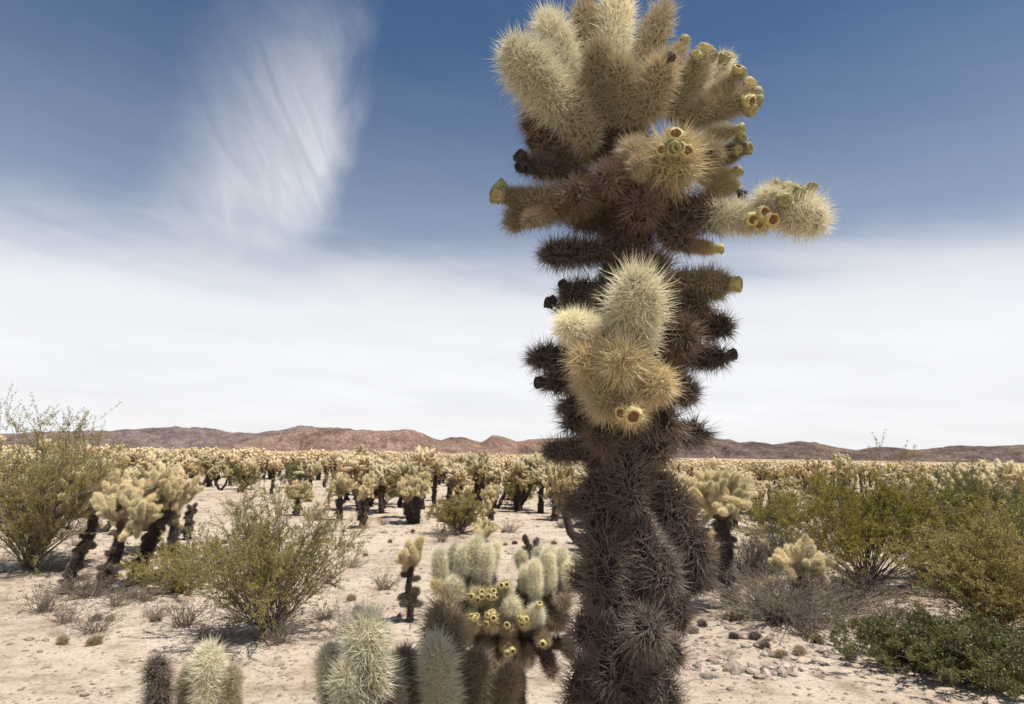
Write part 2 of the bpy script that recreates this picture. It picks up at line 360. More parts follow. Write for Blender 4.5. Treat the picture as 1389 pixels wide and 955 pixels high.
def spiny(g, pts, rad, spacing, nsp, slen, swid, rng, segs=10, blades=False, tilt=0.25, miss=0.0, tipx=0):
    """a cactus stem along pts: body (material 0) and star-like clusters of spines (material 1)"""
    tube(g, pts, rad, segs, 0)
    pts, t, u, v = frames(pts); rad = np.asarray(rad, float)
    seg = np.linalg.norm(np.diff(pts, axis=0), axis=1); s = np.concatenate([[0], np.cumsum(seg)])
    pos_s = []; th = []; k = 0; ss = spacing * 0.3; drs = np.gradient(rad, s)
    while ss < s[-1]:
        r = np.interp(ss, s, rad); c = max(3, int(round(2 * np.pi * r / spacing)))
        
        th.append((np.arange(c) + 0.5 * (k % 2) + rng.uniform(-.18, .18, c)) / c * 2 * np.pi); pos_s.append(np.full(c, ss) + rng.uniform(-.2, .2, c) * spacing); ss += spacing * 0.9 / math.sqrt(1 + min(9.0, float(np.interp(ss, s, drs)) ** 2)); k += 1
    q = np.clip(np.concatenate(pos_s), 0, s[-1]); th = np.concatenate(th)
    if miss: keep = rng.random(len(q)) > miss; q = q[keep]; th = th[keep]
    if tipx: q = np.concatenate([q, s[-1] - rng.uniform(0, .75, tipx) ** 2 * spacing * 1.6]); th = np.concatenate([th, rng.uniform(0, 6.28, tipx)])
    ip = lambda A: np.stack([np.interp(q, s, A[:, c]) for c in range(3)], 1)
    pc, tt, uu, vv = ip(pts), ip(t), ip(u), ip(v); r = np.interp(q, s, rad); dr = np.interp(q, s, np.gradient(rad, s))
    n = np.cos(th)[:, None] * uu + np.sin(th)[:, None] * vv
    nn = n - tt * np.clip(dr, -3, 3)[:, None]; nn /= np.linalg.norm(nn, axis=1)[:, None]
    p0 = pc + n * r[:, None]
    p0 = np.repeat(p0, nsp, 0); nr = np.repeat(nn + tt * tilt, nsp, 0); nr /= np.linalg.norm(nr, axis=1)[:, None]
    K = len(p0); pol = np.radians(np.where(rng.random(K) < 0.45, rng.uniform(5, 42, K), rng.uniform(40, 82, K))); azm = rng.uniform(0, 2 * np.pi, K)
    a = np.cross(nr, rng.normal(size=(K, 3))); a /= np.linalg.norm(a, axis=1)[:, None] + 1e-9; b = np.cross(nr, a)
    d = nr * np.cos(pol)[:, None] + (a * np.cos(azm)[:, None] + b * np.sin(azm)[:, None]) * np.sin(pol)[:, None]
    ln = slen * rng.uniform(0.5, 1.15, K) * np.repeat(rng.uniform(.72, 1.18, len(pc)), nsp) * np.where(pol < 0.75, 1.0, 0.8)
    spikes(g, p0, d, ln, swid, rng, 1, blades)
def club(a, n=15, base=0.5, seed=0):
    """profile of a joint of unit body radius and length a"""
    t = np.linspace(0, 1, n); t = 0.5 - 0.5 * np.cos(np.pi * t)
    z = t * a; cap = 1.15
    r = np.ones(n)
    e = np.clip((a - z) / cap, 0, 1); r *= np.sqrt(np.clip(1 - (1 - e) ** 2, 0, 1)) * 0.97 + 0.03
    e = np.clip(z / 0.7, 0, 1); r *= base * 0.5 + (1 - base * 0.5) * np.sqrt(1 - (1 - e) ** 2)
    r *= base + (1 - base) * np.clip(t / 0.4, 0, 1) ** 0.7
    rng = np.random.default_rng(seed); bend = rng.uniform(-.12, .12, 2) * a
    pts = np.stack([bend[0] * t * (1 - t), bend[1] * t * (1 - t), z], 1)
    return pts, np.maximum(r, 0.04)

ASPECTS = (2.0, 3.2, 4.8, 7.0)
def joint_library(tagname, spacing, nsp, slen, swid, segs, blades=False, variants=2, tilt=.25, miss=0.0):
    lib = {}
    for a in ASPECTS:
        lib[a] = []
        for s in range(variants):
            rng = np.random.default_rng(int(a * 100) + s); g = Geo(); pts, rad = club(a, 15 if segs > 7 else 8, 0.62, s + int(a * 10))
            spiny(g, pts, rad, spacing, nsp, slen, swid, rng, segs, blades, tilt, miss, 14)
            lib[a].append(g.mesh('joint_' + tagname, [M['body_young'], M['spine_young']]))
    return lib
LIB0 = joint_library('fine', 0.37, 11, 1.42, 0.029, 12)         # seen from one to three metres
LIB1 = joint_library('near', 0.46, 8, 1.35, 0.05, 8)           # seen from three to ten metres
LIBOLD = joint_library('old', 0.40, 9, 1.62, 0.028, 12, tilt=-.3, miss=.2, variants=3)
SPK = 1.75                                                       # visible radius / body radius
_cnt = [0]
def joint(parent, base, tip, rvis, kind, lib=LIB0, name='joint'):
    """a joint between two world points"""
    base = Vector(base); tip = Vector(tip); d = tip - base; r = rvis / SPK
    Lb = max(d.length, 1.3 * r); _cnt[0] += 1
    a = min(ASPECTS, key=lambda q: abs(math.log(q / (Lb / r)))); lb = LIBOLD if lib is LIB0 and kind in ('grey', 'brown') else lib; me = lb[a][_cnt[0] % len(lb[a])]
    o = link(name, me, parent)
    rot = d.to_track_quat('Z', 'Y') @ Quaternion((0, 0, 1), _cnt[0] * 2.39)
    root = parent.location
    o.matrix_basis = Matrix.LocRotScale(base - root, rot, Vector((r, r, Lb / a)))
    core = {'young': 'core_cream', 'gold': 'core_gold', 'tan': 'core_tan'}.get(kind) if lib is LIB1 else None
    for i, k in enumerate((core or 'body_' + kind, 'spine_cream' if core == 'core_cream' else 'spine_' + kind)):
        o.material_slots[i].link = 'OBJECT'; o.material_slots[i].material = M[k]
    o['r'] = r
    return o
def fruit_mesh(kind):
    g = Geo(); rng = np.random.default_rng(5)
    prof = [(0.0, 0.30), (0.25, 0.55), (0.7, 0.85), (1.2, 1.0), (1.7, 1.02), (2.0, 0.95), (2.10, 0.82), (2.115, 0.64)]
    pts = np.array([(0, 0, z) for z, r in prof]); tube(g, pts, [r for z, r in prof], 12, 0, 0.10, rng, False)
    for k in range(22):                                           # tubercles
        z = 0.55 + 1.4 * ((k * 0.618) % 1); q = k * 2.4; c = Vector((math.cos(q) * .84, math.sin(q) * .84, z)); o_ = Vector((math.cos(q), math.sin(q), .25)) * .34; h_ = Vector((0, 0, .30)); w_ = Vector((-math.sin(q), math.cos(q), 0)) * .24
        g.add([c + h_, c + w_, c - h_, c - w_, c + o_], [(0, 3, 4), (3, 2, 4), (2, 1, 4), (1, 0, 4)], 0, True)
    # sunken cup on the top
    th = np.arange(12) / 12 * 2 * np.pi; vv = []; tt = []
    for z, r in ((2.10, 0.68), (1.8, 0.55), (1.45, 0.42), (1.38, 0.02)): vv += [(r * math.cos(q), r * math.sin(q), z) for q in th]
    for k in range(3):
        for j in range(12):
            a, b, c, d = k * 12 + j, k * 12 + (j + 1) % 12, k * 12 + 12 + (j + 1) % 12, k * 12 + 12 + j
            tt += [(a, b, c), (a, c, d)]
    g.add(vv, tt, 1, True)
    pos = []; nr = []
    for k in range(60):
        z = rng.uniform(0.5, 1.9); q = rng.uniform(0, 6.28); pos.append((0.93 * math.cos(q), 0.93 * math.sin(q), z)); n = Vector((math.cos(q), math.sin(q), .4)).normalized(); nr.append(tuple(n))
    spikes(g, np.array(pos), np.array(nr), rng.uniform(.3, .9, 60), 0.035, rng, 2)
    mats = {'fruit': (M['fruit'], M['fruit_cup'], M['spine_young']), 'fruit_green': (M['fruit_green'], M['fruit'], M['spine_gold']), 'fruit_dead': (M['fruit_dead'], M['fruit_dead'], M['spine_grey'])}[kind]
    return g.mesh(kind, list(mats))
FR = {k: fruit_mesh(k) for k in ('fruit', 'fruit_green', 'fruit_dead')}
def fruit(jt, base, direc, size, kind='fruit'):
    o = link('fruit', FR[kind], jt); d = Vector(direc).normalized(); _cnt[0] += 1
    root = jt.parent.location
    o.matrix_parent_inverse = jt.matrix_basis.inverted()
    o.matrix_basis = Matrix.LocRotScale(Vector(base) - root, d.to_track_quat('Z', 'Y') @ Quaternion((0, 0, 1), _cnt[0] * 1.7), Vector((size,) * 3))
    return o

# ------------------------------------------------------------------ the big cholla
Y0 = 1.38
def px2m(px, y=Y0): return px * y / FPX
def trunk_mesh(name, pts, rad, kinds, spacing, nsp, slen, swid, seed, segs=14, fine=24):
    """smooth path through pts (relative coordinates) with spines"""
    pts = np.array([tuple(p) for p in pts], float); s = np.linspace(0, 1, len(pts)); q = np.linspace(0, 1, fine)
    pp = np.stack([np.interp(q, s, pts[:, c]) for c in range(3)], 1)
    for _ in range(2): pp[1:-1] = (pp[:-2] + 2 * pp[1:-1] + pp[2:]) / 4
    rr = np.interp(q, s, rad); rng = np.random.default_rng(seed)
    rr = rr * (1 + 0.08 * np.sin(q * 31 + seed) + 0.05 * rng.uniform(-1, 1, fine)); rr[-1] *= 0.4
    g = Geo(); spiny(g, pp, rr, spacing, nsp, slen, swid, rng, segs, tilt=-0.1)
    return g.mesh(name, [M['body_' + kinds], M['spine_' + kinds]])

def big_cholla():
    foot = P(845, 913, Y0); root_p = on_ground(foot.x - 0.02, Y0, 0.03)
    R = thing('cholla_cactus', root_p, 'tall shaggy cholla with dark brown trunk and cream crown towering over the others', 'cactus')
    tp = [(836, 640), (842, 560), (846, 470), (850, 400), (852, 330), (850, 250), (846, 190), (842, 150)]
    rp = [34, 34, 34, 34, 33, 34, 32, 24]
    up = [P(x, y, Y0 + .02) - root_p for x, y in tp]
    g1 = [Vector((0, 0, -.02)), P(842, 1150, Y0) - root_p, P(845, 913, Y0) - root_p, P(843, 800, Y0) - root_p, P(838, 700, Y0) - root_p, up[0]]
    lo = trunk_mesh('trunk', g1, [px2m(q) for q in (50, 48, 46, 42, 36, 34)], 'grey', 0.015, 9, 0.034, 0.0007, 4, fine=40)
    link('trunk', lo, R)
    link('trunk', trunk_mesh('trunk', up, [px2m(q) for q in rp], 'brown', 0.014, 9, 0.031, 0.0007, 7, fine=34), R)
    def J(bx, by, tx, ty, bd, td, rpx, kind, fr=()):
        j = joint(R, P(bx, by, Y0 + bd), P(tx, ty, Y0 + td), px2m(rpx), kind)
        for f in fr:
            fx, fy, fd, ftype, fs = f[:5]
            p = P(fx, fy, Y0 + fd); tipw = P(tx, ty, Y0 + td); basw = P(bx, by, Y0 + bd)
            ax = (tipw - basw).normalized(); h = max(0.0, min((tipw - basw).length - px2m(rpx) / SPK * .8, (p - basw).dot(ax)))
            c = basw + ax * h; d = (p - c)
            dl = d.length; d = d.normalized() if dl > 1e-4 else ax
            d = (d + ax * 0.35).normalized()
            sz = px2m(fs) * 1.12
            rb = px2m(rpx) / SPK
            fruit(j, c + d * max(rb * .75, min(dl - 1.2 * sz, rb * 1.15)), d, sz, ftype)
        return j
    F, G_, D_ = 'fruit', 'fruit_green', 'fruit_dead'
    # crown, top left to right
    J(775, 165, 693, 64, -.03, -.16, 40, 'young')
    J(790, 160, 742, 26, 0, -.02, 33, 'young')
    J(806, 170, 794, 8, .04, .02, 30, 'beige')
    J(820, 150, 838, -8, .0, .0, 32, 'young')
    J(815, 165, 812, 60, -.04, -.10, 27, 'beige')
    J(842, 150, 900, 14, .0, .02, 27, 'beige')
    J(760, 140, 712, 100, .10, .16, 36, 'tan')
    J(800, 200, 768, 120, -.02, -.07, 33, 'beige')
    J(775, 205, 716, 150, .05, .08, 32, 'brown')
    J(850, 170, 838, 84, -.03, -.10, 31, 'beige')
    J(872, 165, 902, 82, -.04, -.10, 31, 'beige', [(909, 82, -.12, D_, 6)])
    J(908, 158, 952, 82, -.02, -.05, 25, 'beige', [(953, 70, -.06, F, 9), (968, 76, -.04, G_, 8), (941, 84, -.07, G_, 7)])
    J(925, 140, 985, 84, .05, .10, 25, 'young', [(978, 84, .06, G_, 8), (990, 80, .10, G_, 7)])
    J(925, 165, 1010, 130, .0, -.02, 27, 'beige', [(1012, 112, -.03, F, 8), (1026, 128, -.02, G_, 8), (1010, 143, -.06, F, 8), (1016, 162, -.05, G_, 9), (1024, 112, .0, F, 7), (1028, 142, -.03, G_, 8)])
    J(880, 140, 885, 80, .06, .10, 31, 'beige')
    # small knobbly side joints along the edge of the crown
    J(960, 135, 998, 104, -.01, -.03, 15, 'beige', [(1004, 100, -.03, G_, 7), (996, 96, -.05, F, 6)])
    J(895, 120, 925, 62, .02, .03, 16, 'beige', [(928, 56, .03, G_, 7)])
    J(960, 180, 994, 178, -.02, -.05, 14, 'beige', [(1000, 176, -.06, G_, 7)])
    J(750, 235, 726, 200, .0, -.01, 14, 'tan', [(723, 196, -.02, D_, 6)])
    J(745, 285, 716, 300, -.05, -.09, 15, 'tan')
    J(1085, 285, 1098, 262, -.08, -.10, 13, 'young', [(1100, 256, -.10, G_, 6)])
    J(870, 230, 868, 222, -.05, -.15, 19, 'beige')
    # fruiting joint that faces the viewer
    J(906, 240, 916, 205, -.02, -.17, 44, 'gold', [(915, 184, -.20, F, 9), (890, 206, -.19, F, 6.5), (935, 208, -.20, F, 7.5), (911, 202, -.23, G_, 9), (922, 200, -.22, F, 8), (903, 198, -.21, G_, 7)])
    J(940, 215, 965, 205, .03, -.06, 32, 'beige')
    J(955, 225, 1003, 202, .05, .04, 17, 'tan', [(999, 190, .03, G_, 8), (1007, 204, .02, G_, 8), (995, 204, .0, G_, 7)])
    J(950, 240, 992, 240, .05, .07, 18, 'gold', [(998, 232, .06, G_, 7)])
    J(960, 262, 998, 252, .04, .05, 16, 'gold', [(1002, 266, .04, D_, 6)])
    # long arm to the right
    J(880, 282, 985, 292, .0, -.04, 34, 'brown')
    J(960, 292, 1040, 298, -.04, -.07, 27, 'young', [(1010, 298, -.14, F, 8), (1026, 284, -.13, F, 8), (1038, 297, -.13, F, 9), (1018, 308, -.12, F, 7)])
    J(1030, 272, 1112, 302, -.06, -.11, 34, 'young', [(1044, 258, -.08, G_, 8), (1060, 252, -.08, F, 8), (1072, 262, -.10, G_, 9), (1052, 266, -.13, G_, 8)])
    J(1040, 285, 1050, 262, -.07, -.12, 22, 'young')
    # left arms
    J(806, 258, 722, 176, .0, -.02, 25, 'brown', [(720, 172, -.03, D_, 7)])
    J(775, 235, 712, 224, .0, -.04, 22, 'brown', [(712, 214, -.05, D_, 8), (709, 228, -.07, D_, 7), (720, 232, -.08, D_, 6)])
    J(812, 268, 706, 284, -.01, -.05, 32, 'tan')
    J(735, 272, 684, 266, -.03, -.05, 17, 'tan', [(672, 268, -.05, G_, 8), (684, 254, -.05, G_, 8), (678, 264, -.09, G_, 8), (671, 254, -.03, G_, 7)])
    J(720, 272, 694, 306, -.03, -.04, 22, 'tan')
    J(800, 262, 778, 262, -.02, -.12, 26, 'brown')
    J(830, 245, 826, 238, -.03, -.13, 28, 'brown')
    J(800, 220, 801, 204, .06, .02, 17, 'gold')
    J(860, 215, 862, 206, -.02, -.12, 27, 'beige')
    J(840, 300, 772, 292, .02, .02, 30, 'brown')
    # shaded middle
    J(826, 342, 738, 345, .0, -.03, 27, 'grey')
    J(868, 300, 876, 268, -.02, -.11, 32, 'brown')
    J(895, 305, 930, 330, .0, -.04, 30, 'brown')
    J(915, 330, 968, 338, .03, .02, 13, 'gold', [(972, 337, .02, F, 6)])
    J(915, 312, 944, 314, .05, .04, 14, 'tan')
    J(880, 420, 892, 350, -.03, -.09, 33, 'brown')
    J(890, 390, 985, 386, .0, -.04, 28, 'tan', [(990, 386, -.05, F, 9)])
    J(900, 420, 955, 416, .0, -.04, 30, 'brown')
    J(900, 440, 990, 444, .03, .03, 27, 'grey')
    J(905, 470, 932, 448, -.03, -.12, 36, 'brown')
    J(890, 480, 984, 486, .02, .02, 24, 'grey', [(990, 480, .02, D_, 7)])
    J(890, 490, 938, 540, .0, -.03, 26, 'grey')
    J(880, 540, 940, 528, .03, .02, 25, 'grey')
    J(825, 395, 764, 398, .02, .02, 27, 'grey', [(770, 386, .0, D_, 6)])
    J(815, 420, 758, 416, .04, .03, 24, 'grey', [(746, 409, .02, D_, 7), (752, 404, .02, D_, 5)])
    J(825, 455, 766, 441, -.06, -.19, 25, 'young')
    J(826, 420, 815, 405, -.02, -.10, 20, 'brown')
    J(835, 482, 780, 462, .0, -.06, 30, 'brown')
    J(820, 480, 722, 486, .01, .0, 26, 'grey')
    J(820, 510, 740, 520, .02, .0, 26, 'grey', [(735, 518, -.01, D_, 7)])
    J(825, 545, 762, 555, .01, .0, 27, 'grey')
    # bright outgrowth
    J(852, 486, 866, 378, -.10, -.24, 40, 'young')
    J(850, 500, 842, 488, -.10, -.25, 34, 'gold')
    J(846, 500, 786, 484, -.08, -.19, 29, 'gold')
    J(850, 515, 900, 524, -.09, -.20, 30, 'gold')
    J(842, 505, 816, 552, -.09, -.19, 30, 'gold')
    J(850, 515, 856, 560, -.09, -.20, 28, 'gold', [(836, 556, -.23, F, 7), (860, 562, -.25, F, 9)])
    J(800, 520, 800, 505, -.05, -.12, 28, 'gold')
    # below
    J(880, 560, 910, 583, -.02, -.08, 36, 'grey')
    J(895, 590, 955, 588, .0, -.02, 26, 'grey')
    J(870, 590, 900, 620, -.03, -.08, 32, 'grey')
    J(820, 575, 770, 572, .0, -.02, 27, 'grey')
    J(825, 608, 742, 612, .0, -.02, 22, 'grey')
    J(830, 580, 815, 600, -.03, -.09, 32, 'brown')
    J(850, 600, 850, 690, -.05, -.06, 36, 'grey')
    J(830, 680, 772, 686, .0, -.01, 28, 'grey')
    J(815, 640, 820, 740, -.03, -.04, 38, 'grey')
    # drooping limbs on the right
    J(872, 640, 930, 712, .0, .0, 33, 'grey')
    J(905, 685, 952, 762, .0, .0, 32, 'grey')
    J(945, 735, 932, 806, .0, .02, 27, 'grey')
    J(860, 715, 908, 800, -.04, -.07, 34, 'grey')
    J(815, 720, 822, 830, -.05, -.06, 38, 'grey')
    J(890, 780, 925, 850, -.01, -.01, 28, 'grey')
    J(868, 870, 882, 850, -.03, -.14, 34, 'grey')
    J(815, 770, 782, 792, -.0, -.03, 26, 'grey')
    J(810, 840, 786, 870, -.02, -.05, 30, 'grey')
    J(885, 850, 916, 900, .0, -.02, 30, 'grey')
    J(840, 860, 830, 935, -.06, -.06, 38, 'grey')
    J(880, 900, 905, 990, -.02, -.03, 34, 'grey')
    J(800, 890, 785, 990, -.0, -.02, 32, 'grey')
big_cholla()

# ------------------------------------------------------------------ other chollas
UP = Vector((0, 0, 1))
def skeleton(rng, H, W, trunk_h, lean=(0, 0), n1=4, depth=2, jl=0.13, dead=10, forks=1, kids=(3, 4), side=0.8, rj=.036):
    """trunk paths and joints (base, tip, radius, age) of one plant, local coordinates"""
    def rv(s=1.0): return Vector(rng.normal(size=3)) * s
    trunks = []; tops = []
    for f in range(forks):
        ang = rng.uniform(0, 6.28) if forks > 1 else 0; sp = 0.22 * W if forks > 1 else 0
        top = Vector((lean[0] + sp * math.cos(ang + f * 6.28 / forks), lean[1] + sp * math.sin(ang + f * 6.28 / forks), trunk_h * rng.uniform(.85, 1.1)))
        path = [Vector((0, 0, -0.03))] + [top * t + Vector((rng.uniform(-.03, .03), rng.uniform(-.03, .03), 0)) for t in (0.3, 0.6)] + [top]
        trunks.append(path); tops.append(top)
    js = []
    def grow(b, d, lev):
        l = jl * rng.uniform(.75, 1.25); t = b + d * l; js.append([b, t, rj * rng.uniform(.85, 1.2), lev])
        if lev > 0:
            for k in range(rng.integers(kids[0], kids[1] + 1)):
                nd = (d * 0.55 + rv(0.55) + UP * 0.45).normalized(); grow(t - d * 0.01, nd, lev - 1)
        if rng.random() < side and lev > 0:
            nd = (d * 0.2 + rv(0.8)).normalized(); grow(b + d * l * 0.6, nd, max(0, lev - 2))
    for tp in tops:
        for k in range(n1):
            a = rng.uniform(0, 6.28) + k * 2.4; o = rng.uniform(.3, 1.0)
            grow(tp - UP * rng.uniform(0, .25) * trunk_h * 0.5, Vector((math.cos(a) * o, math.sin(a) * o, rng.uniform(.3, 1.0))).normalized(), depth)
    zs = max(j[1].z for j in js) + 0.03; xs = max(max(abs(j[1].x - lean[0]), abs(j[1].y - lean[1])) for j in js) + 0.04
    tmax = min(t.z for t in tops) * 0.6
    sz = (H - tmax) / max(zs - tmax, .05); sx = (W / 2) / xs
    def fit(p): return Vector((lean[0] * min(1, p.z / trunk_h) + (p.x - lean[0] * min(1, p.z / trunk_h)) * sx, lean[1] * min(1, p.z / trunk_h) + (p.y - lean[1] * min(1, p.z / trunk_h)) * sx, p.z if p.z < tmax else tmax + (p.z - tmax) * sz))
    for j in js: j[0] = fit(j[0]); j[1] = fit(j[1])
    trunks = [[fit(p) for p in path] for path in trunks]
    for k in range(dead):
        path = trunks[rng.integers(len(trunks))]; t = rng.uniform(.3, 1.0); i = min(int(t * 3), 2); b = path[i].lerp(path[i + 1], t * 3 - i)
        a = rng.uniform(0, 6.28); d = Vector((math.cos(a), math.sin(a), rng.uniform(-.7, .3))).normalized()
        js.append([b, b + d * jl * rng.uniform(.6, 1.1), min(.040, .34 * jl) * rng.uniform(.8, 1.2), 9])
    return trunks, js
AGE = {0: 'young', 1: 'gold', 2: 'tan', 3: 'brown', 9: 'grey'}
def place_cholla(pos, sk, label, group=None, lib=LIB1, seed=0, trunk_r=0.05, ages=AGE, fruits=0.15, name='cholla_cactus', fk='fruit'):
    """a near plant whose every joint is a part"""
    R = thing(name, pos, label, 'cactus', group); rng = np.random.default_rng(seed + 900)
    trunks, js = sk
    for path in trunks:
        me = trunk_mesh('trunk', path, np.linspace(trunk_r, trunk_r * 0.75, len(path)), 'grey', 0.02, 6, 0.028, 0.0011, seed, 9, 14); link('trunk', me, R)
    for b, t, r, age in js:
        k = ages[min(age, 3) if age < 9 else 9]
        j = joint(R, pos + b, pos + t, r, k, lib)
        if age < 2 and rng.random() < fruits:
            ax = (t - b).normalized()
            for q in range(rng.integers(1, 4)):
                d = (ax + Vector(rng.normal(size=3)) * .5).normalized(); fruit(j, pos + t - ax * r * .5 + d * r * .25, d, .0105, fk)
    return R
def rg(s): return np.random.default_rng(s)

# a clump of big cream joints close by, left of the tall plant
def hand_cholla(pos, label, joints, core_z, Yd, trunk_r, lib, group=None, seed=0, fat=1.0):
    R = thing('cholla_cactus', pos, label, 'cactus', group)
    core = Vector((0, 0, core_z)); rng = rg(seed)
    link('trunk', trunk_mesh('trunk', [Vector((0, 0, -.03)), core * .35 + Vector((.02, .01, 0)), core * .7, core], [trunk_r * 1.1, trunk_r, trunk_r * .95, trunk_r * .8], 'grey', 0.016, 8, 0.03, 0.0008, seed, 12, 18), R)
    for (bx, by, tx, ty, bd, td, rpx, kind, *fr) in joints:
        y = Yd + bd; b = P(bx, by, y); t = P(tx, ty, Yd + td); rv_ = px2m(rpx, y) * fat
        j = joint(R, b, t, rv_, kind, lib)
        ax = (t - b).normalized()
        for k in range(fr[0] if fr else 0):
            d = (ax + Vector((rng.normal() * .45, -0.35 + rng.normal() * .3, rng.normal() * .45))).normalized()
            fruit(j, t - ax * rv_ * .55 + d * rv_ * .42, d, px2m(fr[1] if len(fr) > 1 else 4.0, y), 'fruit')
        c = pos + core * rng.uniform(.75, 1.0)
        if (b - c).length > 0.06:                               # limb that carries it
            mid = c.lerp(b, .5) + Vector((0, 0, -.02))
            joint(R, c, b + (b - c).normalized() * .015, rv_ * .85, 'brown' if kind != 'grey' else 'grey', lib)
    return R
ycl = 1.72
p = P(545, 913, ycl)
hand_cholla(on_ground(p.x, ycl + .02, .02), 'low cholla with thick cream upright joints at the bottom, beside the fruiting clump', [
    (502, 945, 495, 838, -.27, -.29, 33, 'young'), (455, 960, 447, 880, -.24, -.24, 23, 'young'), (480, 960, 470, 905, -.29, -.32, 26, 'young'),
    (604, 965, 600, 824, .0, -.01, 32, 'tan'), (606, 990, 590, 870, -.06, -.08, 28, 'young'), (560, 975, 548, 884, .0, .0, 24, 'tan'), (640, 985, 648, 890, .02, .0, 26, 'tan'),
    (530, 985, 520, 900, -.06, -.09, 26, 'young'), (675, 985, 690, 905, .04, .05, 22, 'tan')], 0.40, ycl, 0.055, LIB0, seed=3)
p = P(262, 913, 1.62)
hand_cholla(on_ground(p.x, 1.64, .02), 'low cholla with pale tips at the bottom in front of the round olive bush', [
    (285, 985, 283, 880, 0, 0, 23, 'young'), (258, 980, 258, 906, .03, .03, 19, 'beige'), (216, 980, 212, 896, 0, 0, 21, 'grey'), (310, 985, 314, 908, .0, .02, 18, 'beige')], 0.38, 1.62, 0.05, LIB0, seed=4)
yc = 2.95
p = P(690, 860, yc)
hand_cholla(on_ground(p.x, yc + .05, .02), 'wide fruiting cholla clump with cream upper joints and orange-cupped fruit', [
    (600, 790, 594, 748, .05, .05, 14, 'young'), (618, 790, 616, 741, .08, .08, 12, 'young'), (644, 800, 647, 732, .0, .0, 17, 'young'), (664, 775, 674, 738, .05, .06, 13, 'young'),
    (624, 812, 616, 782, -.02, -.04, 15, 'young'), (632, 780, 628, 744, -.02, -.02, 13, 'young'), (657, 790, 661, 742, -.03, -.03, 14, 'young'), (604, 805, 588, 790, 0, 0, 12, 'gold'),
    (726, 812, 725, 762, -.04, -.05, 13, 'young'), (712, 775, 704, 748, .08, .08, 12, 'young'), (745, 805, 742, 748, .0, .0, 14, 'young'), (758, 790, 763, 745, .05, .05, 12, 'young'),
    (776, 785, 781, 752, .08, .08, 10, 'young'), (733, 770, 731, 744, .08, .1, 12, 'young'), (770, 800, 772, 765, .0, .0, 12, 'young'), (715, 805, 713, 770, .02, .02, 13, 'young'),
    (694, 835, 693, 818, .0, -.12, 17, 'young'), (727, 845, 727, 826, 0, -.12, 14, 'young', 1), (650, 815, 648, 805, .02, -.10, 16, 'gold', 4), (668, 818, 666, 806, .02, -.10, 15, 'gold', 4),
    (645, 850, 640, 838, 0, -.12, 15, 'gold', 3), (668, 852, 667, 836, 0, -.12, 16, 'gold', 5), (690, 860, 688, 848, 0, -.12, 13, 'tan', 1), (712, 846, 711, 838, 0, -.12, 13, 'gold', 4),
    (684, 800, 684, 797, .0, -.10, 13, 'gold', 2), (634, 868, 628, 858, .02, -.07, 13, 'gold', 2), (662, 868, 660, 892, -.03, -.10, 12, 'tan'), (692, 880, 690, 876, 0, -.12, 14, 'tan', 2),
    (734, 852, 738, 874, -.03, -.1, 13, 'tan', 1), (752, 838, 760, 848, 0, -.08, 15, 'tan'), (760, 815, 768, 818, 0, -.09, 15, 'tan'), (712, 880, 716, 900, 0, -.08, 15, 'tan'),
    (640, 890, 625, 905, 0, -.06, 15, 'brown'), (670, 895, 668, 925, 0, -.06, 16, 'brown'), (740, 885, 750, 915, 0, -.06, 16, 'brown'), (700, 905, 698, 935, 0, -.08, 17, 'brown'), (765, 870, 776, 890, 0, -.04, 15, 'brown'),
    (650, 845, 625, 842, .1, .1, 16, 'brown'), (735, 850, 770, 838, .12, .12, 17, 'brown')], 0.50, yc, 0.06, LIB0, seed=6, fat=.86)

def at(px, py): return GP(px, py)
# slim plant on the sand
place_cholla(at(556, 844), skeleton(rg(11), .68, .30, .46, n1=3, depth=1, jl=.09, dead=12), 'slim little cholla with a narrow trunk alone on the open sand', seed=11, trunk_r=.028)
# right of the tall plant
place_cholla(at(991, 826), skeleton(rg(14), 1.18, 1.0, .74, lean=(-.06, .02), n1=8, depth=2, jl=.10, dead=34, forks=1, rj=.033), 'cholla with tall dark trunk and pale flat-topped head right of the tall plant', seed=14, trunk_r=.06, ages={0: 'young', 1: 'gold', 2: 'brown', 3: 'grey', 9: 'grey'})
p = at(966, 800)
place_cholla(p, skeleton(rg(15), .62, .40, .25, n1=4, depth=1, jl=.12, dead=14), 'short cholla with pale drooping joints tucked behind the dark-trunked one', seed=15, trunk_r=.05)
place_cholla(at(1098, 836), skeleton(rg(16), .68, .55, .28, lean=(-.06, 0), n1=11, depth=1, jl=.13, dead=16, kids=(2, 3)), 'bushy cream cholla rising from grey twigs beside the stony bank', seed=16, trunk_r=.06, fruits=.05)
place_cholla(at(1038, 828), skeleton(rg(17), .30, .30, .12, n1=3, depth=0, jl=.10, dead=5), 'tiny pale cholla among the grey twigs between two larger ones', seed=17, trunk_r=.03)
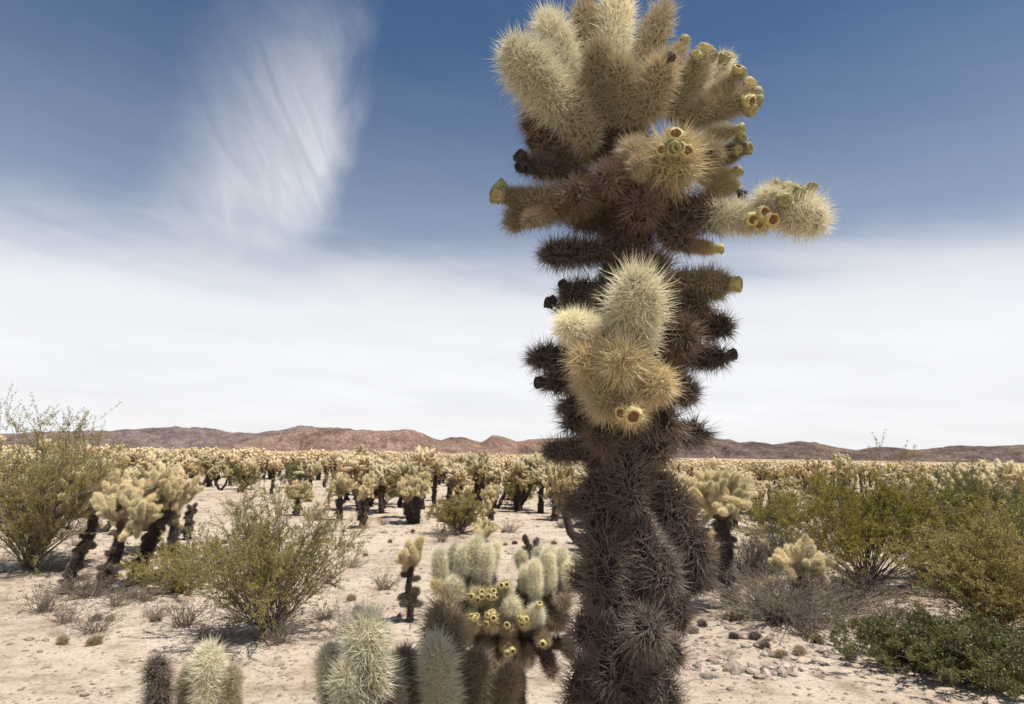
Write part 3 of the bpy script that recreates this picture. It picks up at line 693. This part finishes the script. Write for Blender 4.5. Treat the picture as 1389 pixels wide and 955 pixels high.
# group on the left: dark trunks with pale heads
LA = {0: 'young', 1: 'tan', 2: 'brown', 3: 'grey', 9: 'grey'}
place_cholla(at(84, 806), skeleton(rg(21), .50, .20, .36, lean=(.14, 0), n1=2, depth=0, jl=.09, dead=9), 'leaning bare dark cholla stump under the big bush', seed=21, trunk_r=.05, ages={k: 'grey' for k in (0, 1, 2, 3, 9)}, fruits=0)
place_cholla(at(140, 806), skeleton(rg(22), 1.05, .75, .52, lean=(.05, .1), n1=4, depth=2, jl=.11, dead=14), 'stout dark-trunked cholla with pale head, beside the leaning bare stump', seed=22, trunk_r=.065, ages=LA)
place_cholla(at(176, 796), skeleton(rg(23), 1.18, .95, .62, lean=(.22, .15), n1=5, depth=2, jl=.12, dead=18), 'leaning cholla with wide pale head among the dark trunks', seed=23, trunk_r=.065, ages=LA)
place_cholla(at(232, 756), skeleton(rg(24), .58, .26, .50, n1=3, depth=0, jl=.10, dead=16), 'dark bare upright cholla stem with charred-looking joints', seed=24, trunk_r=.06, ages={k: 'grey' for k in (0, 1, 2, 3, 9)}, fruits=0)
place_cholla(at(256, 732), skeleton(rg(25), .55, .28, .46, n1=3, depth=0, jl=.10, dead=14), 'dark knobbly cholla stem at the edge of the sandy wash', seed=25, trunk_r=.055, ages={k: 'grey' for k in (0, 1, 2, 3, 9)}, fruits=0)
place_cholla(at(105, 772), skeleton(rg(26), 1.25, 1.0, .6, lean=(.05, .1), n1=5, depth=2, jl=.12, dead=10), 'pale broad-headed cholla behind the dark trunks and leafy branches', seed=26, trunk_r=.06, ages=LA)
place_cholla(at(205, 748), skeleton(rg(27), 1.15, 1.1, .5, n1=6, depth=2, jl=.12, dead=10), 'round pale cholla head behind the leaning plant near the wash', seed=27, trunk_r=.06, ages=LA)
# mid distance, each one recognisable
MA = {0: 'young', 1: 'gold', 2: 'tan', 3: 'brown', 9: 'grey'}
place_cholla(at(722, 760), skeleton(rg(31), .34, .30, .22, n1=2, depth=0, jl=.12, dead=3, forks=2), 'small dead forked cholla stub behind the fruiting clump', seed=31, trunk_r=.05, ages={k: 'grey' for k in (0, 1, 2, 3, 9)}, fruits=0)
place_cholla(at(656, 742), skeleton(rg(32), .42, .55, .12, n1=7, depth=1, jl=.12, dead=3, kids=(1, 2)), 'low cushion of pale upright cholla joints in front of the green bush', seed=32, trunk_r=.05, fruits=0)
place_cholla(at(460, 706), skeleton(rg(33), .92, .75, .45, n1=4, depth=2, jl=.11, dead=12), 'golden cholla on a thin dark trunk, first beside the open sand', seed=33, trunk_r=.06)
place_cholla(at(491, 716), skeleton(rg(34), 1.0, .70, .52, n1=4, depth=2, jl=.11, dead=16), 'taller golden cholla with shaggy trunk next to the thin-trunked one', seed=34, trunk_r=.06)
place_cholla(at(562, 710), skeleton(rg(35), 1.0, 1.02, .42, n1=4, depth=2, jl=.12, dead=26, forks=3), 'squat golden cholla with forked black trunk at the edge of the sand', seed=35, trunk_r=.085)
place_cholla(at(666, 706), skeleton(rg(36), .75, .7, .3, n1=5, depth=2, jl=.11, dead=10), 'brownish gold cholla behind the pale cushion of joints', seed=36, trunk_r=.06)
place_cholla(at(752, 706), skeleton(rg(37), 1.0, .7, .45, n1=5, depth=2, jl=.11, dead=10), 'pale cholla with black base just behind the tall plant', seed=37, trunk_r=.07)
place_cholla(at(402, 700), skeleton(rg(38), .75, .7, .3, n1=5, depth=2, jl=.11, dead=10), 'low yellowish cholla behind the olive bush by the wash', seed=38, trunk_r=.06)

# ------------------------------------------------------------------ the cholla field: variants with trunk and crown, copied
def lowpoly(g, b, t, r, rng, mi_b, mi_s, nsp, wid):
    b = np.array(b, float); t = np.array(t, float); ax = t - b; l = np.linalg.norm(ax); ax /= l; rb = r / 1.5
    pts = np.array([b, b + ax * l * .3, b + ax * l * .8, t]); g2 = Geo(); tube(g2, pts, [rb * .6, rb, rb * .95, rb * .3], 5, 0)
    g.add(g2.v[0], g2.t[0], mi_b, True)
    q = rng.uniform(0.05, 1.0, nsp); a = rng.normal(size=(nsp, 3)); a -= np.outer(a @ ax, ax) ; a /= np.linalg.norm(a, axis=1)[:, None]
    d = a + ax * (0.2 + 0.9 * (q > .85))[:, None] + rng.normal(size=(nsp, 3)) * .35; d /= np.linalg.norm(d, axis=1)[:, None]
    spikes(g, b + np.outer(q * l, ax) + a * (rb * .7), d, rb * rng.uniform(.7, 1.15, nsp), wid, rng, mi_s, True)
def field_variant(seed, nsp=26, wid=.006, **kw):
    rng = rg(seed); trunks, js = skeleton(rng, **kw); parts = {}
    g = Geo()
    for path in trunks:
        pp = np.array([tuple(p) for p in path]); q = np.linspace(0, 1, 7); s = np.linspace(0, 1, len(pp)); pp = np.stack([np.interp(q, s, pp[:, c]) for c in range(3)], 1)
        tube(g, pp, np.linspace(.062, .045, 7), 7, 0, .2, rng)
    for b, t, r, age in js:
        if age == 9: lowpoly(g, b, t, r, rng, 0, 1, nsp // 2, wid)
    trunk = g.mesh('trunk', [M['trunk_bark'], M['spine_grey']])
    g = Geo()
    for b, t, r, age in js:
        if age == 9: continue
        k = min(age, 3); k = 1 if k == 0 and (rng.random() < .25 or b.z < .66 * kw['H']) else (2 if k == 1 and b.z < .6 * kw['H'] else k); lowpoly(g, b, t, r, rng, 2 * k, 2 * k + 1, nsp if k < 2 else nsp // 2, wid)
    crown = g.mesh('crown', [M[q] for q in ('core_cream', 'spine_young', 'core_gold', 'spine_gold', 'core_tan', 'spine_brown', 'core_brown', 'spine_brown')])
    return trunk, crown
VAR = [
    (dict(H=1.15, W=.95, trunk_h=.5, n1=6, depth=2, jl=.095, rj=.043, dead=28), 'cream-headed cholla with one dark trunk in the crowded field below the hills'),
    (dict(H=1.0, W=1.2, trunk_h=.38, n1=7, depth=2, jl=.095, rj=.043, dead=20), 'broad spreading cream cholla in the crowded field below the hills'),
    (dict(H=1.35, W=.70, trunk_h=.75, n1=6, depth=2, jl=.09, rj=.043, dead=40), 'tall narrow cholla with long dark trunk in the crowded field'),
    (dict(H=.75, W=.9, trunk_h=.22, n1=6, depth=2, jl=.09, rj=.043, dead=8), 'low rounded cream cholla in the crowded field'),
    (dict(H=1.2, W=1.1, trunk_h=.5, n1=5, depth=2, jl=.095, rj=.043, dead=36, forks=2), 'fork-trunked cream cholla in the crowded field'),
    (dict(H=1.1, W=.45, trunk_h=.85, n1=2, depth=1, jl=.09, dead=52), 'dark post-like cholla with a few pale joints in the crowded field'),
    (dict(H=1.25, W=1.3, trunk_h=.5, n1=7, depth=2, jl=.09, rj=.043, dead=24, forks=3), 'large many-stemmed cream cholla in the crowded field'),
]
VM = [[field_variant(100 + i + 20 * k, **v[0]) for k in range(2)] for i, v in enumerate(VAR)]
def in_poly(x, y, poly):
    c = False; n = len(poly)
    for i in range(n):
        (x1, y1), (x2, y2) = poly[i], poly[i - 1]
        if (y1 > y) != (y2 > y) and x < (x2 - x1) * (y - y1) / (y2 - y1) + x1: c = not c
    return c
def gxy(px, py): p = GP(px, py); return (p.x, p.y)
# open sand (outlined where it lies on the ground)
CLEAR = [[gxy(*q) for q in poly] for poly in (
    [(240, 672), (330, 668), (430, 684), (440, 700), (520, 722), (600, 712), (700, 700), (760, 706), (800, 740), (800, 955), (150, 955), (150, 800), (240, 720)],
    [(890, 800), (1000, 830), (1100, 850), (1200, 860), (1389, 930), (1389, 955), (860, 955)],
    [(-20, 745), (260, 745), (260, 960), (-20, 960)],
    [(1000, 712), (1200, 700), (1230, 780), (1000, 800)],
    [(820, 690), (960, 690), (960, 955), (820, 955)])]
LAND = [((o.location.x, o.location.y), o['label']) for o in COL.objects if o.get('category') == 'cactus']
SHORT = {'golden cholla on a thin': 'thin-trunked golden cholla', 'taller golden': 'shaggy taller golden cholla', 'squat golden': 'squat golden cholla', 'brownish gold': 'brownish gold cholla', 'pale cholla with black base': 'black-based pale cholla', 'low yellowish': 'low yellowish cholla', 'cholla with tall dark': 'flat-topped cholla', 'round pale cholla': 'round pale cholla', 'pale broad-headed': 'pale broad-headed cholla', 'dark knobbly': 'dark knobbly stem'}
LAND = [(q, v) for q, l in LAND for k, v in SHORT.items() if l.startswith(k)]
def beside(x, y, base):
    near = sorted(((x - q[0]) ** 2 + (y - q[1]) ** 2, v) for q, v in LAND)
    return base.split(' in the')[0] + (' beside the ' if near[0][0] < 4 else ' some paces from the ') + near[0][1] if near[0][0] < 25 else base
TAKEN = [(o.location.x, o.location.y, .55) for o in COL.objects if o.get('category') == 'cactus']
def free(x, y, r):
    if any(in_poly(x, y, c) for c in CLEAR): return False
    return all((x - a) ** 2 + (y - b) ** 2 > (r + c) ** 2 * .8 for a, b, c in TAKEN)
frng = rg(77); nfield = 0; tries = 0
while nfield < 299 and tries < 40000:
    tries += 1
    d = 7 + 24 * frng.random() ** 1.15; az_ = frng.uniform(-.80, .80); x = d * math.tan(az_); y = d
    if abs(x) > d * .90 or not free(x, y, .30): continue
    if d < 12 and x > 1.5 and frng.random() < .5: continue
    if d < 10 and x < -2.5: continue
    i = int(frng.choice(len(VAR), p=[.22, .2, .13, .15, .12, .06, .12])); sc_ = frng.uniform(.72, 1.36) if frng.random() < .6 else frng.uniform(1.05, 1.35)
    R = thing('cholla_cactus', on_ground(x, y, .02), beside(x, y, VAR[i][1]), 'cactus', 'chollas of the field: ' + VAR[i][1].split(' in the')[0])
    R.rotation_euler.z = frng.uniform(0, 6.28); sc_ *= .84 if x > 2 else .95; R.scale = (sc_, sc_, sc_ * frng.uniform(.9, 1.08))
    vm = VM[i][nfield % 2]; link('trunk', vm[0], R); link('crown', vm[1], R)
    TAKEN.append((x, y, .30)); nfield += 1
# beyond that nobody could count them
def far_field():
    rng = rg(5); tmpl = []
    of = np.array([(0, 1, 4), (1, 2, 4), (2, 3, 4), (3, 0, 4), (1, 0, 5), (2, 1, 5), (3, 2, 5), (0, 3, 5)])
    for i in range(5):
        q = Geo(); r2 = rg(300 + i); H = r2.uniform(.95, 1.3); W = r2.uniform(.7, 1.2)
        for f in range(1 + i % 2): tube(q, np.array([(0, 0, -.05), (r2.uniform(-.2, .2) * W, r2.uniform(-.2, .2) * W, H * .7)]), [.08, .06], 4, 0)
        for k in range(34):
            u = r2.uniform(0, 6.28); h = H * (1 - .62 * r2.random() ** 1.4); rr = W / 2 * r2.random() ** .5 * (1.15 - .5 * h / H); c = np.array([rr * math.cos(u), rr * math.sin(u), h - .06])
            ax = np.array([math.cos(u) * rr, math.sin(u) * rr, .35]) + r2.normal(size=3) * .25; ax /= np.linalg.norm(ax); a_ = np.cross(ax, (1, .2, 0)); a_ /= np.linalg.norm(a_); b_ = np.cross(ax, a_); w_ = r2.uniform(.045, .065)
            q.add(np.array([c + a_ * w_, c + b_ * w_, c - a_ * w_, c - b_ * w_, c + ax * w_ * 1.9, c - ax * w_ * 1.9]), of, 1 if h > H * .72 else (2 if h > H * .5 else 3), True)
        tmpl.append((np.concatenate(q.v), np.concatenate(q.t), np.concatenate(q.m)))
    vs_, ts_, ms_ = [], [], []; n = 0
    for k in range(3200):
        d = 30 + 340 * rng.random() ** 1.7; x = d * rng.uniform(-.95, .95); v, t, mm = tmpl[rng.integers(len(tmpl))]
        a = rng.uniform(0, 6.28); s = rng.uniform(.8, 1.12) * (.92 if x > 3 else 1.05); c, s_ = math.cos(a) * s, math.sin(a) * s
        w = np.stack([v[:, 0] * c - v[:, 1] * s_ + x, v[:, 0] * s_ + v[:, 1] * c + d, v[:, 2] * s + float(gz(x, d))], 1)
        vs_.append(w); ts_.append(t + n); ms_.append(mm); n += len(v)
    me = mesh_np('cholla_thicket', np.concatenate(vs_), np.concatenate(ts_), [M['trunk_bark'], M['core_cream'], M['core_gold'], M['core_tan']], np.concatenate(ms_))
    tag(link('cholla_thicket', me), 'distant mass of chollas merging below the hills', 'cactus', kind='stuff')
far_field()

# ------------------------------------------------------------------ bushes
def bush_geo(seed, H, W, nstem, leaves, leaf_len, upright=1.0, twig=5, r0=.008, dense=1.0, lean=(0, 0), leaf_from=.35):
    """many stems rising from one crown; twigs; small leaves in sprays"""
    rng = rg(seed); gs = Geo(); lp = []; ld = []
    for k in range(nstem):
        a = rng.uniform(0, 6.28); o = rng.random() ** .6; out = o * W / 2
        top = np.array([math.cos(a) * out + lean[0], math.sin(a) * out + lean[1], H * (1 - .45 * o ** 2 * (1 / upright)) * rng.uniform(.62, 1.0)])
        b = np.array([rng.uniform(-.06, .06), rng.uniform(-.06, .06), -.03]); t = np.linspace(0, 1, 7)[:, None]
        path = b + (top - b) * np.concatenate([t ** 1.15, t ** 1.15, t ** .85], 1); path[1:] += rng.normal(size=(6, 3)) * .016 * np.linspace(.3, 1, 6)[:, None] * max(H, .5)
        tube(gs, path, np.linspace(r0, r0 * .25, 7), 4)
        for q in range(twig):
            u = rng.uniform(leaf_from * .6, 1.0); i = min(int(u * 6), 5); p0 = path[i] + (path[i + 1] - path[i]) * (u * 6 - i)
            d = (path[i + 1] - path[i]); d = d / np.linalg.norm(d) * .8 + rng.normal(size=3) * .5 + np.array([0, 0, .3 * upright]); d /= np.linalg.norm(d)
            ln = H * rng.uniform(.12, .30); tw = p0 + np.outer(np.linspace(0, 1, 4), d * ln) + rng.normal(size=(4, 3)) * .008; tw[0] = p0
            tube(gs, tw, np.linspace(r0 * .4, r0 * .14, 4), 3)
            n2 = 3
            for w in range(n2):
                e = d + rng.normal(size=3) * .55; e /= np.linalg.norm(e); s0 = tw[rng.integers(1, 4)]; tv = s0 + np.outer(np.linspace(0, 1, 3), e * ln * rng.uniform(.35, .7))
                tube(gs, tv, np.linspace(r0 * .25, r0 * .1, 3), 3)
                if u > leaf_from * .8:
                    m_ = max(1, int(leaves * 4.2 if leaves > 4 else leaves)); f = rng.random(m_); lp.append(tv[0] + (tv[2] - tv[0]) * (f[:, None] * 1.1) + rng.normal(size=(m_, 3)) * leaf_len * .5); ld.append(np.repeat(e[None], m_, 0))
    gl = Geo()
    if lp:
        lp = np.concatenate(lp); ld = np.concatenate(ld); n = len(lp)
        d = ld * .6 + rng.normal(size=(n, 3)) * .6 + np.array([0, 0, .2]); d /= np.linalg.norm(d, axis=1)[:, None]
        s = np.cross(d, rng.normal(size=(n, 3))); s /= np.linalg.norm(s, axis=1)[:, None]; l = leaf_len * rng.uniform(.6, 1.2, n)[:, None]
        v = np.stack([lp, lp + d * l * .5 + s * l * .26, lp + d * l, lp + d * l * .5 - s * l * .26], 1).reshape(-1, 3); k = np.arange(n)[:, None] * 4
        gl.add(v, np.concatenate([k + np.array([[0, 1, 2]]), k + np.array([[0, 2, 3]])]), 0)
    return gs, gl
def bush_meshes(stem, leaf, **kw):
    gs, gl = bush_geo(**kw); return gs.mesh('stems', [M[stem]]), (gl.mesh('foliage', [M[leaf]]) if gl.n else None)
def place_bush(pos, meshes, label, name='creosote_bush', cat='bush', group=None, rot=0, sc_=1.0):
    R = thing(name, pos, label, cat, group); R.rotation_euler.z = rot; R.scale = (sc_,) * 3
    link('stems', meshes[0], R)
    if meshes[1]: link('foliage', meshes[1], R)
    return R
place_bush(at(362, 864), bush_meshes('stem_grey', 'leaf_olive', seed=1, H=1.0, W=1.35, nstem=74, leaves=10, leaf_len=.013, twig=8, r0=.006, leaf_from=.28), 'round olive-green bush with grey stems on the sand left of centre')
place_bush(at(245, 800), bush_meshes('stem_grey', 'leaf_olive', seed=2, H=.45, W=1.2, nstem=50, leaves=10, leaf_len=.014, twig=7, r0=.005, leaf_from=.2), 'low spreading green bush at the feet of the dark cholla trunks')
place_bush(at(40, 772), bush_meshes('stem_grey', 'leaf_olive', seed=3, H=1.62, W=2.1, nstem=80, leaves=10, leaf_len=.017, twig=9, leaf_from=.22), 'big loose green bush with tall sprigs behind the dark cholla stumps')
place_bush(at(1176, 800), bush_meshes('stem_dark', 'leaf_yellow', seed=4, H=1.22, W=2.5, nstem=80, leaves=11, leaf_len=.016, twig=9, r0=.007, leaf_from=.5), 'yellow-green bush with bare dark stems on the right bank')
place_bush(at(1318, 800), bush_meshes('stem_dark', 'leaf_dark', seed=5, H=1.08, W=2.1, nstem=80, leaves=12, leaf_len=.016, twig=9, r0=.007, leaf_from=.25), 'dense dark green bush at the right edge next to the yellow-green bush')
place_bush(at(1345, 862), bush_meshes('stem_dark', 'leaf_olive', seed=6, H=.85, W=1.3, nstem=70, leaves=11, leaf_len=.014, twig=8, r0=.006, leaf_from=.2), 'olive bush in front of the dense dark green bush')
place_bush(at(1255, 905), bush_meshes('stem_dark', 'leaf_dark', seed=7, H=.24, W=1.3, nstem=70, leaves=11, leaf_len=.013, twig=6, r0=.005, leaf_from=.15), 'low dark green mat of leaves on the stones in the bottom corner')
place_bush(at(1060, 842), bush_meshes('stem_grey', 'leaf_dry', seed=8, H=.40, W=1.7, nstem=170, leaves=2, leaf_len=.010, twig=7, r0=.005), 'dry grey tangle of twigs at the foot of the cream cholla', name='dry_shrub', cat='shrub')
place_bush(at(1020, 790), bush_meshes('stem_dark', 'leaf_dry', seed=9, H=.48, W=1.2, nstem=110, leaves=2, leaf_len=.010, twig=7, r0=.005), 'dark dry twiggy shrub beside the tall dark cholla trunk', name='dry_shrub', cat='shrub')
place_bush(at(622, 724), bush_meshes('stem_grey', 'leaf_olive', seed=10, H=.62, W=.95, nstem=46, leaves=11, leaf_len=.02, twig=6), 'small round green bush behind the pale cholla cushion')
place_bush(at(1165, 742), bush_meshes('stem_dark', 'leaf_dark', seed=12, H=.8, W=1.6, nstem=40, leaves=10, leaf_len=.022, twig=7), 'green bush behind the yellow-green bush on the bank')
place_bush(at(1050, 722), bush_meshes('stem_grey', 'leaf_dark', seed=13, H=.6, W=1.5, nstem=36, leaves=10, leaf_len=.022, twig=7), 'wide low green bush behind the flat-topped cholla')
place_bush(at(120, 810), bush_meshes('stem_grey', 'leaf_dry', seed=15, H=.25, W=.8, nstem=60, leaves=2, leaf_len=.010, twig=5, r0=.004), 'low dry twigs around the dark cholla stumps', name='dry_shrub', cat='shrub')
place_bush(at(1338, 926), bush_meshes('stem_dark', 'leaf_dark', seed=17, H=.34, W=1.3, nstem=70, leaves=11, leaf_len=.014, twig=6, r0=.005, leaf_from=.15), 'knee-high dark green leafy bush spilling over stones beside the low mat')
place_bush(at(1150, 828), bush_meshes('stem_dark', 'leaf_dry', seed=18, H=.36, W=1.1, nstem=100, leaves=2, leaf_len=.010, twig=6, r0=.0045), 'dark dry twiggy shrub under the yellow-green bush', name='dry_shrub', cat='shrub')
place_bush(at(1062, 768), bush_meshes('stem_dark', 'leaf_dry', seed=19, H=.5, W=1.3, nstem=110, leaves=3, leaf_len=.012, twig=7, r0=.005), 'dark dry shrub on the bank behind the cream cholla', name='dry_shrub', cat='shrub')
BV = [bush_meshes('stem_grey', lf, seed=60 + i, H=1.0, W=1.5, nstem=34, leaves=9, leaf_len=.034, twig=6) for i, lf in enumerate(('leaf_olive', 'leaf_dark', 'leaf_olive'))]
BL = ('olive-green bush between the chollas of the field', 'dark green bush between the chollas of the field', 'loose olive bush between the chollas of the field')
brng = rg(31); nb_ = 0
for (px_, py_) in ((520, 668), (600, 655), (640, 664), (700, 690), (330, 664), (720, 660), (1230, 690), (1120, 690)):
    p = at(px_, py_); i = nb_ % 3; place_bush(on_ground(p.x, p.y, .02), BV[i], BL[i], group='bushes of the field: ' + BL[i].split(' between')[0], rot=brng.uniform(0, 6), sc_=brng.uniform(.75, 1.0)); nb_ += 1
while nb_ < 42:
    d = 10 + 45 * brng.random(); x = d * brng.uniform(-.85, .85)
    if not free(x, d, .1): continue
    i = int(brng.integers(3)); place_bush(on_ground(x, d, .02), BV[i], BL[i], group='bushes of the field: ' + BL[i].split(' between')[0], rot=brng.uniform(0, 6), sc_=brng.uniform(.6, .95)); nb_ += 1
# grey twig scrub on the sand edges
TV = [bush_meshes('stem_grey', 'leaf_dry', seed=80 + i, H=.22, W=.6, nstem=40, leaves=2, leaf_len=.010, twig=4, r0=.0035) for i in range(2)]
for k, (px_, py_) in enumerate(((100, 740), (60, 775), (340, 690), (520, 712), (690, 722), (760, 716), (645, 748), (430, 706), (200, 815), (380, 872), (440, 840), (1000, 842), (1150, 850), (1105, 776), (1205, 842), (905, 760), (948, 742), (60, 830), (160, 822), (90, 845), (210, 838), (250, 850), (130, 858), (300, 870), (470, 862), (520, 800), (480, 770), (600, 735), (1240, 850), (1090, 862), (1180, 872))):
    p = at(px_, py_); place_bush(on_ground(p.x, p.y, .01), TV[k % 2], 'small tuft of dry grey twigs on the sand', name='twig_tuft', cat='twigs', group='dry twig tufts', rot=k * 1.3, sc_=.6 + .5 * ((k * 37) % 10) / 10)

# ------------------------------------------------------------------ stones
def stone_geo(rng, s, flat):
    import bmesh
    bm = bmesh.new(); bmesh.ops.create_icosphere(bm, subdivisions=1, radius=1.0)
    for v in bm.verts: v.co *= rng.uniform(.6, 1.18)
    v = np.array([tuple(q.co) for q in bm.verts]); t = np.array([[q.index for q in f.verts] for f in bm.faces]); bm.free()
    return v * np.array([s, s * rng.uniform(.6, 1), s * flat]), t
srng = rg(9)
SM = []
for k in range(6):
    g = Geo(); g.add(*stone_geo(srng, 1.0, srng.uniform(.4, .7))); SM.append(g.mesh('stone', [M['stone']]))
spots = []
for k in range(230): spots.append((srng.uniform(925, 1180), 838 + 85 * srng.random() ** .8, 1))
for k in range(30): spots.append((srng.uniform(1000, 1240), srng.uniform(715, 790), 2))
for k in range(40): spots.append((srng.uniform(60, 240), srng.uniform(728, 830), 3))
for k in range(50): spots.append((srng.uniform(430, 780), srng.uniform(715, 900), 4))
for k in range(25): spots.append((srng.uniform(60, 470), srng.uniform(840, 950), 4))
SL = {1: ('pale angular stone on the rocky ground right of the tall cholla', 'stones right of the tall cholla'), 2: ('pale stone on the bank around the bare-stemmed bush', 'stones on the bank'), 3: ('pale stone between the dark cholla stumps', 'stones between the stumps'), 4: ('small stone on the open sand', 'stones on the open sand')}
for (a, b, z) in spots:
    p = at(a, b); s = {1: .028, 2: .038, 3: .036, 4: .017}[z] * math.exp(srng.normal() * .45)
    o = link('stone', SM[srng.integers(6)], None, on_ground(p.x, p.y, s * .05)); o.rotation_euler = (srng.uniform(-.25, .25), srng.uniform(-.25, .25), srng.uniform(0, 6.28)); o.scale = (s, s, s * srng.uniform(.8, 1.3)); tag(o, SL[z][0], 'stone', SL[z][1])
def pebbles():
    rng = rg(12); n = 34000; octa = np.array([(1, 0, 0), (0, 1, 0), (-1, 0, 0), (0, -1, 0), (0, 0, .6), (0, 0, -.6)]); of = np.array([(0, 1, 4), (1, 2, 4), (2, 3, 4), (3, 0, 4), (1, 0, 5), (2, 1, 5), (3, 2, 5), (0, 3, 5)])
    base = [(octa * rng.uniform(.6, 1.2, (6, 1)) + rng.uniform(-.15, .15, (6, 3)), of) for _ in range(9)]
    vs_, ts_ = [], []; c = 0
    d = 1.5 + 22 * rng.random(n) ** 1.7; x = d * rng.uniform(-.9, .9, n); z = gz(x, d)
    dens = vn(x / 1.3, d / 1.3, 44) + .5
    for k in range(n):
        if rng.random() > .25 + .9 * dens[k]: continue
        v, t = base[k % 9]; s = .0065 * math.exp(rng.normal() * .55) * (1 + d[k] / 12); a = rng.uniform(0, 6.28); ca_, sa_ = math.cos(a) * s, math.sin(a) * s
        vs_.append(np.stack([v[:, 0] * ca_ - v[:, 1] * sa_ + x[k], v[:, 0] * sa_ + v[:, 1] * ca_ + d[k], v[:, 2] * s + z[k]], 1)); ts_.append(t + c); c += len(v)
    tag(link('gravel', mesh_np('gravel', np.concatenate(vs_), np.concatenate(ts_), [M['stone_far']])), 'scattered gravel over the sandy floor', 'gravel', kind='stuff')
pebbles()
# fallen joints
for k in range(110):
    p = at((srng.uniform(430, 800), srng.uniform(930, 1200), srng.uniform(60, 420))[k % 3], 712 + 190 * srng.random() ** 1.5); s = srng.uniform(.018, .026)
    R = link('fallen_joint', LIB1[ASPECTS[1]][k % 2], None, on_ground(p.x, p.y) + Vector((0, 0, s * .75))); R.rotation_euler = (math.radians(90), 0, srng.uniform(0, 6.28)); R.scale = (s, s, s)
    for i, q in enumerate(('body_', 'spine_')):
        R.material_slots[i].link = 'OBJECT'; R.material_slots[i].material = M[q + ('tan', 'grey')[k % 2]]
    tag(R, ('fallen tan cholla joint lying on the sand', 'fallen grey cholla joint lying on the sand')[k % 2], 'cactus joint', ('fallen tan joints', 'fallen grey joints')[k % 2])

def litter():
    """broken twigs and spine litter strewn over the sand, thickest under the plants"""
    rng = rg(18); g = Geo(); feet = [(o.location.x, o.location.y) for o in COL.objects if o.get('category') in ('cactus', 'bush', 'shrub') and o.location.y < 13]
    for k in range(3600):
        fx, fy = feet[rng.integers(len(feet))]; r = rng.exponential(.35); a = rng.uniform(0, 6.28); x = fx + r * math.cos(a); y = fy + r * math.sin(a)
        if y < 1.2: continue
        l = rng.uniform(.02, .11); b = rng.uniform(0, 6.28); z = float(gz(x, y)) + .004; w = rng.uniform(.0012, .0035)
        p0 = np.array([x, y, z]); p2 = np.array([x + l * math.cos(b), y + l * math.sin(b), float(gz(x + l * math.cos(b), y + l * math.sin(b))) + rng.uniform(.003, .015)])
        tube(g, np.array([p0, (p0 + p2) / 2 + rng.normal(size=3) * l * .08, p2]), [w, w, w * .6], 3, int(rng.integers(2)))
    tag(link('twig_litter', g.mesh('twig_litter', [M['stem_grey'], M['stem_dark']])), 'broken twigs strewn over the sand under the plants', 'twigs', kind='stuff')
litter()
print('TRIS', sum(len(m_.polygons) for m_ in bpy.data.meshes), 'OBJ', len(bpy.data.objects))
